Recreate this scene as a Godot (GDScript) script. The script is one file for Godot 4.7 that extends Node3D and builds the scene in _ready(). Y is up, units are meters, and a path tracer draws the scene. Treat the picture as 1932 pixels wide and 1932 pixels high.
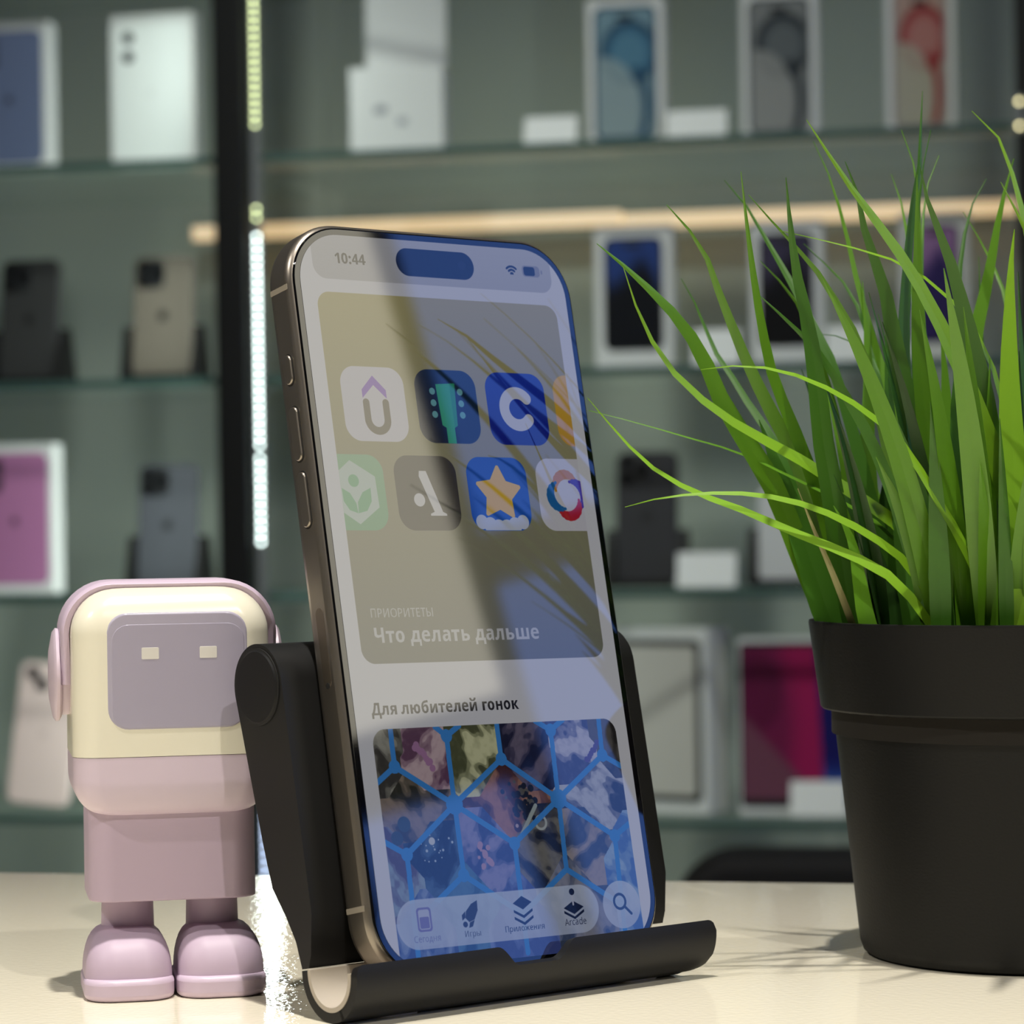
extends Node3D
# A phone shop counter: a phone on a folding stand between a small robot figure and a potted plastic grass,
# with lit glass display cabinets out of focus behind. Millimetre sizes are written as numbers times MM.

const MM := 0.001
const TOP := 0.90                 # height of the counter top
const EYE := 0.994                # height of the lens
var CAB := Transform3D(Basis(Vector3.UP, deg_to_rad(-12.5)), Vector3(0, EYE, -2.87))   # front plane of the cabinets: x along, y from the lens height, z to the viewer
var M := {}
var taken := {}
var rng := RandomNumberGenerator.new()


# ---------------------------------------------------------------- mesh building
class Shape:
	var v := PackedVector3Array()
	var uv := PackedVector2Array()
	var start := 0

	func tri(a: Vector3, b: Vector3, c: Vector3) -> void:
		v.append(a); v.append(b); v.append(c)

	func quad(a: Vector3, b: Vector3, c: Vector3, d: Vector3) -> void:
		tri(a, b, c); tri(a, c, d)

	func begin() -> void:
		start = v.size()

	func close() -> void:                     # turns the piece begun last so that its faces look outwards
		var vol := 0.0
		for i in range(start, v.size(), 3):
			vol += v[i].dot(v[i + 1].cross(v[i + 2]))
		if vol > 0.0:
			for i in range(start, v.size(), 3):
				var k := v[i + 1]; v[i + 1] = v[i + 2]; v[i + 2] = k
		start = v.size()

	func fan(ring: PackedVector3Array) -> void:
		var c := Vector3.ZERO
		for q in ring: c += q
		c /= ring.size()
		for i in ring.size(): tri(c, ring[i], ring[(i + 1) % ring.size()])

	func loft(rings: Array, caps := true) -> void:
		begin()
		for k in rings.size() - 1:
			var a: PackedVector3Array = rings[k]
			var b: PackedVector3Array = rings[k + 1]
			var n := a.size()
			for i in n:
				var j := (i + 1) % n
				quad(a[i], a[j], b[j], b[i])
		if caps:
			var r0: PackedVector3Array = rings[0].duplicate()
			r0.reverse()
			fan(r0); fan(rings[-1])
		close()

	func box(at: Vector3, size: Vector3, bevel := 0.0) -> void:
		if bevel <= 0.0:
			bevel = minf(minf(size.x, size.y), size.z) * 0.04
		plate(Transform3D(Basis(), at), size.x, size.y, size.z, bevel, bevel, bevel, 2)

	# a rounded rectangle w x h (corner radius r) drawn in x, y and z from -d/2 to d/2, with rounded front and back edges
	func plate(t: Transform3D, w: float, h: float, d: float, r: float, front: float, back: float, n := 6) -> void:
		var rings := []
		for i in 4:
			var a := PI / 2 * i / 3.0
			rings.append(rr(t, w, h, r, back * (1.0 - sin(a)), -d / 2 + back * (1.0 - cos(a)), n))
		rings.append(rr(t, w, h, r, 0.0, -d / 2 + back + (d - front - back) * 0.04, n))
		rings.append(rr(t, w, h, r, 0.0, d / 2 - front - (d - front - back) * 0.04, n))
		for i in 4:
			var a := PI / 2 * (3 - i) / 3.0
			rings.append(rr(t, w, h, r, front * (1.0 - sin(a)), d / 2 - front * (1.0 - cos(a)), n))
		loft(rings)

	static func rr(t: Transform3D, w: float, h: float, r: float, inset: float, z: float, n: int) -> PackedVector3Array:
		var out := PackedVector3Array()
		var x := w / 2 - inset
		var y := h / 2 - inset
		var q := clampf(r - inset, minf(x, y) * 0.02, minf(x, y) * 0.999)
		for c in 4:
			var mx := (x - q) * (1 if c in [0, 3] else -1)
			var my := (y - q) * (1 if c in [0, 1] else -1)
			for i in n + 1:
				var a := PI / 2 * (c + float(i) / n)
				out.append(t * Vector3(mx + q * cos(a), my + q * sin(a), z))
		return out

	# profile of (radius, height) pairs spun round y; open ones are closed on the axis
	func lathe(t: Transform3D, profile: Array, n := 48) -> void:
		begin()
		for k in profile.size() - 1:
			for i in n:
				var a := TAU * i / n
				var b := TAU * (i + 1) / n
				var p: Vector2 = profile[k]
				var q: Vector2 = profile[k + 1]
				var pa := t * Vector3(p.x * cos(a), p.y, p.x * sin(a))
				var pb := t * Vector3(p.x * cos(b), p.y, p.x * sin(b))
				var qa := t * Vector3(q.x * cos(a), q.y, q.x * sin(a))
				var qb := t * Vector3(q.x * cos(b), q.y, q.x * sin(b))
				if p.x > 1e-7: tri(pa, pb, qb)
				if q.x > 1e-7: tri(pa, qb, qa)
		close()

	# polygon of (z, y) drawn along x from x0 to x1
	func extrude(poly: PackedVector2Array, x0: float, x1: float) -> void:
		begin()
		var n := poly.size()
		for i in n:
			var p := poly[i]
			var q := poly[(i + 1) % n]
			quad(Vector3(x0, p.y, p.x), Vector3(x0, q.y, q.x), Vector3(x1, q.y, q.x), Vector3(x1, p.y, p.x))
		var turn := 1.0
		if Geometry2D.is_polygon_clockwise(poly): turn = -1.0
		var big := PackedVector2Array()
		for p in poly: big.append(p * 10000.0)
		var idx := Geometry2D.triangulate_polygon(big)
		for k in range(0, idx.size(), 3):
			var a := poly[idx[k]]; var b := poly[idx[k + 1]]; var c := poly[idx[k + 2]]
			if (b - a).cross(c - a) * turn < 0.0:
				var s := b; b = c; c = s
			tri(Vector3(x0, c.y, c.x), Vector3(x0, b.y, b.x), Vector3(x0, a.y, a.x))
			tri(Vector3(x1, a.y, a.x), Vector3(x1, b.y, b.x), Vector3(x1, c.y, c.x))
		close()

	# polygon in x, y pushed from z0 to z1
	func stamp(t: Transform3D, poly: PackedVector2Array, z0: float, z1: float) -> void:
		begin()
		var n := poly.size()
		for i in n:
			var p := poly[i]
			var q := poly[(i + 1) % n]
			quad(t * Vector3(p.x, p.y, z0), t * Vector3(q.x, q.y, z0), t * Vector3(q.x, q.y, z1), t * Vector3(p.x, p.y, z1))
		var turn := 1.0
		if Geometry2D.is_polygon_clockwise(poly): turn = -1.0
		var big := PackedVector2Array()
		for p in poly: big.append(p * 10000.0)
		var idx := Geometry2D.triangulate_polygon(big)
		for k in range(0, idx.size(), 3):
			var a := poly[idx[k]]; var b := poly[idx[k + 1]]; var c := poly[idx[k + 2]]
			if (b - a).cross(c - a) * turn < 0.0:
				var s := b; b = c; c = s
			tri(t * Vector3(a.x, a.y, z1), t * Vector3(b.x, b.y, z1), t * Vector3(c.x, c.y, z1))
			tri(t * Vector3(c.x, c.y, z0), t * Vector3(b.x, b.y, z0), t * Vector3(a.x, a.y, z0))
		close()

	func mesh(crease := 42.0) -> ArrayMesh:
		var n := v.size()
		var face := PackedVector3Array()
		var near := {}
		for i in range(0, n, 3):
			var f := (v[i + 2] - v[i]).cross(v[i + 1] - v[i])
			face.append(f)
			for k in 3:
				var key := Vector3i((v[i + k] * 1e6).round())
				if not near.has(key): near[key] = PackedInt32Array()
				near[key].append(i / 3)
		var normals := PackedVector3Array()
		normals.resize(n)
		var limit := cos(deg_to_rad(crease))
		for i in n:
			var own := face[i / 3].normalized()
			var sum := Vector3.ZERO
			for f in near[Vector3i((v[i] * 1e6).round())]:
				if face[f].normalized().dot(own) > limit: sum += face[f]
			normals[i] = sum.normalized() if sum.length_squared() > 0.0 else own
		var a := []
		a.resize(Mesh.ARRAY_MAX)
		a[Mesh.ARRAY_VERTEX] = v
		a[Mesh.ARRAY_NORMAL] = normals
		if uv.size() == n: a[Mesh.ARRAY_TEX_UV] = uv
		var m := ArrayMesh.new()
		m.add_surface_from_arrays(Mesh.PRIMITIVE_TRIANGLES, a)
		return m


# ---------------------------------------------------------------- scene tree helpers
func numbered(called: String) -> String:
	taken[called] = taken.get(called, -1) + 1
	return called if taken[called] == 0 else "%s_%03d" % [called, taken[called]]

func thing(called: String, label: String, category: String, at: Transform3D, group := "") -> Node3D:
	var o := Node3D.new()
	o.name = numbered(called)
	add_child(o)
	o.transform = at
	o.set_meta("label", label)
	o.set_meta("category", category)
	if group: o.set_meta("group", group)
	return o

func part(parent: Node, called: String, s: Shape, m: Material, label := "", crease := 42.0) -> MeshInstance3D:
	return part_mesh(parent, called, s.mesh(crease), m, label)

func part_mesh(parent: Node, called: String, mesh: Mesh, m: Material, label := "") -> MeshInstance3D:
	var o := MeshInstance3D.new()
	o.mesh = mesh
	o.material_override = m
	o.name = called
	if label: o.set_meta("label", label)
	parent.add_child(o, true)
	return o

func structure(called: String, s: Shape, m: Material, label: String, at: Transform3D) -> MeshInstance3D:
	var o := part(self, called, s, m)
	o.transform = at
	o.set_meta("kind", "structure")
	o.set_meta("label", label)
	return o

func at_shelf(s: float, y: float, t: float, turn := 0.0, lean := 0.0) -> Transform3D:
	return CAB * Transform3D(Basis(Vector3.UP, deg_to_rad(turn)) * Basis(Vector3.RIGHT, deg_to_rad(-lean)), Vector3(s, y, t) * MM)

func flat_at(x: float, y: float, z: float) -> Transform3D:
	return Transform3D(Basis(), Vector3(x, y, z) * MM)

func mat(r: float, g: float, b: float, rough := 0.5, metal := 0.0) -> StandardMaterial3D:     # sRGB 0..255
	var m := StandardMaterial3D.new()
	m.albedo_color = Color(r / 255.0, g / 255.0, b / 255.0)
	m.roughness = rough
	m.metallic = metal
	return m

func glow(c: Color, energy: float) -> StandardMaterial3D:
	var m := StandardMaterial3D.new()
	m.albedo_color = Color(0.9, 0.9, 0.9)
	m.emission_enabled = true
	m.emission = c
	m.emission_energy_multiplier = energy
	return m

func noise_texture(freq: float, low: Color, high: Color, size := 512, kind := FastNoiseLite.TYPE_SIMPLEX_SMOOTH, seed_ := 3) -> NoiseTexture2D:
	var t := NoiseTexture2D.new()
	t.width = size; t.height = size
	t.seamless = true
	var f := FastNoiseLite.new()
	f.noise_type = kind
	f.frequency = freq
	f.seed = seed_
	t.noise = f
	var g := Gradient.new()
	g.set_color(0, low); g.set_color(1, high)
	t.color_ramp = g
	return t


# ---------------------------------------------------------------- the picture on the phone's display, drawn in millimetres from its top left corner
const K := 13.0
const SW := 66.6
const SH := 144.8
var cw := int(SW * K)
var ch := int(SH * K)
var buf := PackedByteArray()
var clip := Rect2(0, 0, SW, SH)

func dot(ix: int, iy: int, c: Color, a: float) -> void:
	var k := (iy * cw + ix) * 3
	buf[k] = int(lerpf(buf[k], c.r * 255.0, a))
	buf[k + 1] = int(lerpf(buf[k + 1], c.g * 255.0, a))
	buf[k + 2] = int(lerpf(buf[k + 2], c.b * 255.0, a))

func span(r: Rect2) -> Rect2i:
	var q := r.intersection(clip)
	if q.size.x <= 0 or q.size.y <= 0: return Rect2i()
	var x0 := maxi(0, int(q.position.x * K)); var y0 := maxi(0, int(q.position.y * K))
	return Rect2i(x0, y0, mini(cw, int(q.end.x * K) + 1) - x0, mini(ch, int(q.end.y * K) + 1) - y0)

func paint_rr(x0: float, y0: float, x1: float, y1: float, r: float, top: Color, bottom: Color, alpha := 1.0) -> void:
	var s := span(Rect2(x0, y0, x1 - x0, y1 - y0))
	var c := Vector2((x0 + x1) / 2, (y0 + y1) / 2)
	var e := Vector2((x1 - x0) / 2 - r, (y1 - y0) / 2 - r)
	for iy in range(s.position.y, s.end.y):
		var y := (iy + 0.5) / K
		var col := top.lerp(bottom, clampf((y - y0) / (y1 - y0), 0, 1))
		for ix in range(s.position.x, s.end.x):
			var x := (ix + 0.5) / K
			if x < clip.position.x or x > clip.end.x or y < clip.position.y or y > clip.end.y: continue
			var dx := maxf(absf(x - c.x) - e.x, 0.0)
			var dy := maxf(absf(y - c.y) - e.y, 0.0)
			var d := sqrt(dx * dx + dy * dy) - r
			var a := clampf(0.5 - d * K, 0.0, 1.0) * alpha
			if a > 0.0: dot(ix, iy, col, a)

func paint_disc(x: float, y: float, r: float, c: Color, alpha := 1.0) -> void:
	paint_rr(x - r, y - r, x + r, y + r, r * 0.9999, c, c, alpha)

func paint_ring(x: float, y: float, r: float, w: float, c: Color, from := -PI, to := PI) -> void:
	var n := maxi(8, int((to - from) * 10))
	for i in n:
		var a := from + (to - from) * i / n
		var b := from + (to - from) * (i + 1) / n
		paint_line(x + r * cos(a), y + r * sin(a), x + r * cos(b), y + r * sin(b), w, c)

func paint_line(xa: float, ya: float, xb: float, yb: float, w: float, c: Color) -> void:
	var p := Vector2(xa, ya); var q := Vector2(xb, yb)
	var s := span(Rect2(minf(xa, xb) - w, minf(ya, yb) - w, absf(xa - xb) + 2 * w, absf(ya - yb) + 2 * w))
	var l2 := maxf((q - p).length_squared(), 1e-9)
	for iy in range(s.position.y, s.end.y):
		for ix in range(s.position.x, s.end.x):
			var x := Vector2((ix + 0.5) / K, (iy + 0.5) / K)
			var h := clampf((x - p).dot(q - p) / l2, 0, 1)
			var d := (x - p - (q - p) * h).length() - w / 2
			var a := clampf(0.5 - d * K, 0.0, 1.0)
			if a > 0.0: dot(ix, iy, c, a)

func paint_poly(pts: PackedVector2Array, c: Color, alpha := 1.0) -> void:
	var lo := pts[0]; var hi := pts[0]
	for p in pts:
		lo = lo.min(p); hi = hi.max(p)
	var s := span(Rect2(lo, hi - lo))
	for iy in range(s.position.y, s.end.y):
		var row := PackedFloat32Array()
		row.resize(s.size.x)
		for sub in 2:
			var y := (iy + 0.25 + 0.5 * sub) / K
			if y < clip.position.y or y > clip.end.y: continue
			var xs := []
			for i in pts.size():
				var p := pts[i]; var q := pts[(i + 1) % pts.size()]
				if (p.y <= y) != (q.y <= y): xs.append(p.x + (y - p.y) / (q.y - p.y) * (q.x - p.x))
			xs.sort()
			for k in range(0, xs.size() - 1, 2):
				var a := maxf(xs[k], clip.position.x) * K
				var b := minf(xs[k + 1], clip.end.x) * K
				for ix in range(maxi(s.position.x, int(a)), mini(s.end.x, int(b) + 1)):
					row[ix - s.position.x] += clampf(minf(b, ix + 1) - maxf(a, ix), 0, 1) * 0.5
		for i in s.size.x:
			if row[i] > 0.0: dot(s.position.x + i, iy, c, minf(row[i], 1.0) * alpha)

func paint_text(text: String, x: float, base: float, width: float, c: Color, bold: bool, alpha := 1.0) -> void:
	var font := SystemFont.new()
	font.font_names = PackedStringArray(["Droid Sans"])
	font.font_weight = 700 if bold else 400
	var tm := TextMesh.new()
	tm.font = font
	tm.text = text
	tm.font_size = 64
	tm.pixel_size = 0.01
	tm.depth = 0.0
	tm.curve_step = 1.0
	tm.horizontal_alignment = HORIZONTAL_ALIGNMENT_LEFT
	var a := tm.surface_get_arrays(0)
	var v: PackedVector3Array = a[Mesh.ARRAY_VERTEX]
	var idx: PackedInt32Array = a[Mesh.ARRAY_INDEX]
	var lo := v[0]; var hi := v[0]
	for p in v:
		lo = lo.min(p); hi = hi.max(p)
	# the base line: lowest point of a capital without a tail
	tm.text = "H"
	var cap: PackedVector3Array = tm.surface_get_arrays(0)[Mesh.ARRAY_VERTEX]
	var floor_y := cap[0].y
	for p in cap: floor_y = minf(floor_y, p.y)
	var k := width / (hi.x - lo.x)
	var done := {}
	for i in range(0, idx.size(), 3):
		var q := []
		for j in 3:
			var p := v[idx[i + j]]
			q.append(Vector2(x + (p.x - lo.x) * k, base - (p.y - floor_y) * k))
		paint_tri(q[0], q[1], q[2], c, alpha, done)

func paint_tri(a: Vector2, b: Vector2, d: Vector2, c: Color, alpha: float, done: Dictionary) -> void:
	var lo := a.min(b).min(d); var hi := a.max(b).max(d)
	var s := span(Rect2(lo, hi - lo))
	var area := (b - a).cross(d - a)
	if absf(area) < 1e-9: return
	for iy in range(s.position.y, s.end.y):
		for ix in range(s.position.x, s.end.x):
			if done.has(iy * cw + ix): continue
			var p := Vector2((ix + 0.5) / K, (iy + 0.5) / K)
			var u := (b - a).cross(p - a) / area
			var w := (p - a).cross(d - a) / area
			if u >= -0.001 and w >= -0.001 and u + w <= 1.001:
				done[iy * cw + ix] = true
				dot(ix, iy, c, alpha)

func rgb(r: int, g: int, b: int) -> Color:
	return Color(r / 255.0, g / 255.0, b / 255.0)

func pts(a: Array, ox := 0.0, oy := 0.0, k := 1.0) -> PackedVector2Array:
	var out := PackedVector2Array()
	for i in range(0, a.size(), 2): out.append(Vector2(ox + a[i] * k, oy + a[i + 1] * k))
	return out

func icon(x0: float, y0: float, c0: Color, c1: Color, alpha := 1.0) -> void:
	paint_rr(x0, y0, x0 + 15.2, y0 + 15.2, 3.6, c0, c1, alpha)

func draw_display() -> ImageTexture:
	buf.resize(cw * ch * 3)
	var white := rgb(232, 232, 238)
	for i in cw * ch:
		buf[i * 3] = 232; buf[i * 3 + 1] = 232; buf[i * 3 + 2] = 238
	# status strip, clock, camera island, signal and battery
	clip = Rect2(0, 0, SW, 9.2)
	paint_rr(3.4, -6, 63.4, 9.2, 3.0, rgb(208, 208, 212), rgb(196, 196, 200))
	clip = Rect2(0, 0, SW, SH)
	paint_text("10:44", 8.9, 5.85, 7.3, rgb(10, 10, 20), true)
	paint_rr(23.8, 1.7, 43.3, 7.5, 2.9, Color.BLACK, Color.BLACK)
	paint_disc(40.3, 4.5, 1.0, rgb(20, 24, 44))
	var ink := rgb(20, 26, 50)
	for i in 3: paint_ring(53.1, 5.7, 0.35 + i * 0.72, 0.42, ink, -PI * 0.74, -PI * 0.26)
	paint_rr(55.9, 3.5, 60.5, 5.9, 0.8, rgb(160, 160, 172), rgb(160, 160, 172))
	paint_rr(56.3, 3.75, 59.2, 5.65, 0.5, ink, ink)
	paint_rr(60.8, 4.3, 61.2, 5.2, 0.2, rgb(160, 160, 172), rgb(160, 160, 172))
	# first card
	paint_rr(3.4, 11.9, 63.5, 86.3, 3.0, rgb(190, 180, 122), rgb(132, 132, 120))
	clip = Rect2(3.4, 11.9, 60.1, 74.4)
	var pale := rgb(226, 224, 232)
	icon(6.4, 26.9, pale, pale)
	paint_poly(pts([11.3, 31.6, 14.2, 28.7, 17.1, 31.6, 17.1, 33.3, 14.2, 30.6, 11.3, 33.3]), rgb(150, 96, 214))
	paint_line(12.0, 34.2, 12.0, 37.6, 1.55, rgb(112, 104, 86)); paint_line(16.7, 34.2, 16.7, 37.6, 1.55, rgb(112, 104, 86))
	paint_ring(14.35, 37.6, 2.35, 1.55, rgb(112, 104, 86), 0, PI)
	icon(24.3, 26.9, rgb(14, 40, 74), rgb(8, 26, 54))
	paint_poly(pts([29.5, 29.9, 34.3, 29.6, 33.8, 38.4, 33.0, 38.9, 33.0, 42.1, 30.9, 42.1, 30.9, 38.9, 30.0, 38.4]), rgb(64, 186, 128))
	paint_poly(pts([33.0, 29.7, 34.3, 29.6, 33.8, 38.4, 33.0, 38.9]), rgb(52, 166, 122))
	for i in 3:
		paint_disc(28.5, 31.4 + i * 2.4, 0.72, rgb(120, 190, 196))
		paint_disc(35.4, 31.4 + i * 2.4, 0.72, rgb(120, 190, 196))
	icon(42.0, 26.9, rgb(28, 58, 190), rgb(14, 24, 150))
	paint_ring(49.7, 34.5, 3.4, 2.5, rgb(224, 226, 240), PI * 0.23, PI * 1.77)
	icon(59.6, 26.9, rgb(240, 196, 60), rgb(226, 170, 70))
	# second row
	icon(-1.3, 44.8, rgb(142, 206, 162), rgb(122, 196, 148), 0.85)
	paint_poly(pts([6.2, 46.0, 11.8, 49.2, 12.0, 55.4, 7.0, 58.8, 2.0, 55.6, 1.6, 49.4]), rgb(206, 224, 216))
	paint_disc(6.6, 50.1, 1.25, rgb(122, 196, 148))
	paint_poly(pts([3.6, 51.6, 5.4, 52.6, 6.6, 54.6, 6.8, 56.6, 4.9, 56.0, 3.7, 54.2]), rgb(122, 196, 148))
	paint_poly(pts([10.4, 51.5, 8.4, 52.4, 7.0, 54.4, 6.9, 56.6, 9.0, 56.1, 10.3, 54.2]), rgb(122, 196, 148))
	icon(16.5, 44.8, rgb(66, 60, 50), rgb(60, 54, 46))
	paint_poly(pts([22.6, 47.9, 24.3, 47.9, 27.3, 56.2, 28.2, 56.6, 28.2, 57.0, 24.2, 57.0, 24.2, 56.6, 25.2, 56.2, 22.4, 49.0]), rgb(226, 226, 230))
	paint_disc(21.9, 53.8, 1.35, rgb(226, 226, 230))
	icon(34.3, 44.8, rgb(26, 86, 196), rgb(30, 96, 210))
	var star := []
	for i in 10:
		var a := -PI / 2 + PI * i / 5 + 0.06
		var r := 5.4 if i % 2 == 0 else 2.9
		star.append(41.9 + r * cos(a)); star.append(52.3 + r * sin(a))
	for i in 10:
		paint_line(star[i * 2], star[i * 2 + 1], star[(i * 2 + 2) % 20], star[(i * 2 + 3) % 20], 0.9, rgb(250, 204, 56))
	paint_poly(pts(star), rgb(250, 204, 56))
	clip = Rect2(34.9, 44.8, 14.0, 15.1)
	for i in 6: paint_disc(36.7 + i * 2.08, 59.9 - 1.7 * absf(i - 2.5) / 2.5, 2.0 - 0.5 * absf(i - 2.5) / 2.5, rgb(218, 224, 240))
	clip = Rect2(3.4, 11.9, 60.1, 74.4)
	icon(52.0, 44.8, pale, pale)
	for i in 4:
		var col: Color = [rgb(214, 148, 44), rgb(88, 40, 178), rgb(206, 36, 60), rgb(30, 112, 186)][i]
		var a0 := -PI / 2 + i * PI / 2
		var px := 59.6 + 1.5 * cos(a0); var py := 52.5 + 1.5 * sin(a0)
		for j in 10:
			var a := a0 - 1.75 + j * 0.29
			var b := a + 0.29
			paint_line(px + 2.9 * cos(a), py + 2.9 * sin(a), px + 2.9 * cos(b), py + 2.9 * sin(b), 0.35 + 1.75 * sin(PI * (j + 0.5) / 10.0), col)
	clip = Rect2(0, 0, SW, SH)
	paint_text("ПРИОРИТЕТЫ", 6.7, 77.2, 14.8, rgb(222, 222, 222), false, 0.85)
	paint_text("Что делать дальше", 6.9, 82.2, 40.3, rgb(226, 226, 228), true, 0.92)
	paint_text("Для любителей гонок", 4.0, 96.2, 35.6, rgb(40, 40, 50), true)
	draw_cubes()
	# bottom bar of frosted glass
	frost(3.6, 131.8, 52.8, 141.3, 4.75)
	frost(54.0, 131.8, 63.6, 141.3, 4.75)
	paint_rr(4.2, 132.4, 16.2, 140.7, 4.1, rgb(190, 204, 232), rgb(190, 204, 232), 0.6)
	var grey := rgb(38, 44, 62)
	var lilac := rgb(136, 130, 190)
	paint_rr(8.4, 133.4, 11.8, 138.0, 0.7, lilac, lilac)
	paint_rr(8.8, 133.8, 11.4, 137.6, 0.5, rgb(200, 206, 232), rgb(200, 206, 232))
	paint_rr(9.0, 135.2, 11.2, 137.4, 0.3, lilac, lilac)
	paint_poly(pts([23.0, 133.0, 22.9, 134.9, 21.9, 136.6, 20.6, 137.0, 19.8, 136.2, 20.1, 134.9, 21.5, 133.6]), grey)
	paint_poly(pts([19.9, 134.9, 19.0, 135.6, 19.0, 136.6, 19.8, 136.1]), grey)
	paint_poly(pts([21.9, 136.7, 21.3, 137.9, 20.4, 138.1, 20.7, 137.1]), grey)
	paint_disc(19.6, 137.4, 0.55, grey)
	for i in 3:
		var y := 134.2 + i * 1.35
		var c := rgb(14, 26, 66)
		if i == 0: paint_poly(pts([33.9, 133.0, 36.2, 134.3, 33.9, 135.6, 31.6, 134.3]), c)
		else: paint_poly(pts([31.6, y, 33.9, y + 1.2, 36.2, y, 36.2, y + 0.5, 33.9, y + 1.75, 31.6, y + 0.5]), c)
	paint_poly(pts([46.5, 134.9, 49.0, 136.2, 46.5, 137.5, 44.0, 136.2]), ink)
	paint_poly(pts([44.0, 136.7, 46.5, 138.0, 49.0, 136.7, 49.0, 137.2, 46.5, 138.5, 44.0, 137.2]), ink)
	paint_line(46.5, 133.6, 46.5, 135.6, 0.45, rgb(206, 210, 230)); paint_disc(46.5, 133.1, 0.65, ink)
	paint_text("Сегодня", 7.2, 139.9, 6.2, rgb(128, 128, 178), false, 0.75)
	paint_text("Игры", 19.2, 139.8, 3.8, rgb(70, 76, 92), false, 0.8)
	paint_text("Приложения", 29.0, 139.7, 9.6, rgb(24, 34, 66), false, 0.9)
	paint_text("Arcade", 43.8, 139.6, 5.4, rgb(48, 52, 74), false, 0.85)
	paint_ring(58.4, 135.9, 1.45, 0.5, rgb(44, 66, 108))
	paint_line(59.5, 137.0, 61.0, 138.5, 0.55, rgb(44, 66, 108))
	return ImageTexture.create_from_image(Image.create_from_data(cw, ch, false, Image.FORMAT_RGB8, buf))

func frost(x0: float, y0: float, x1: float, y1: float, r: float) -> void:
	paint_rr(x0, y0, x1, y1, r, rgb(214, 226, 248), rgb(206, 216, 240), 0.84)

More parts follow.
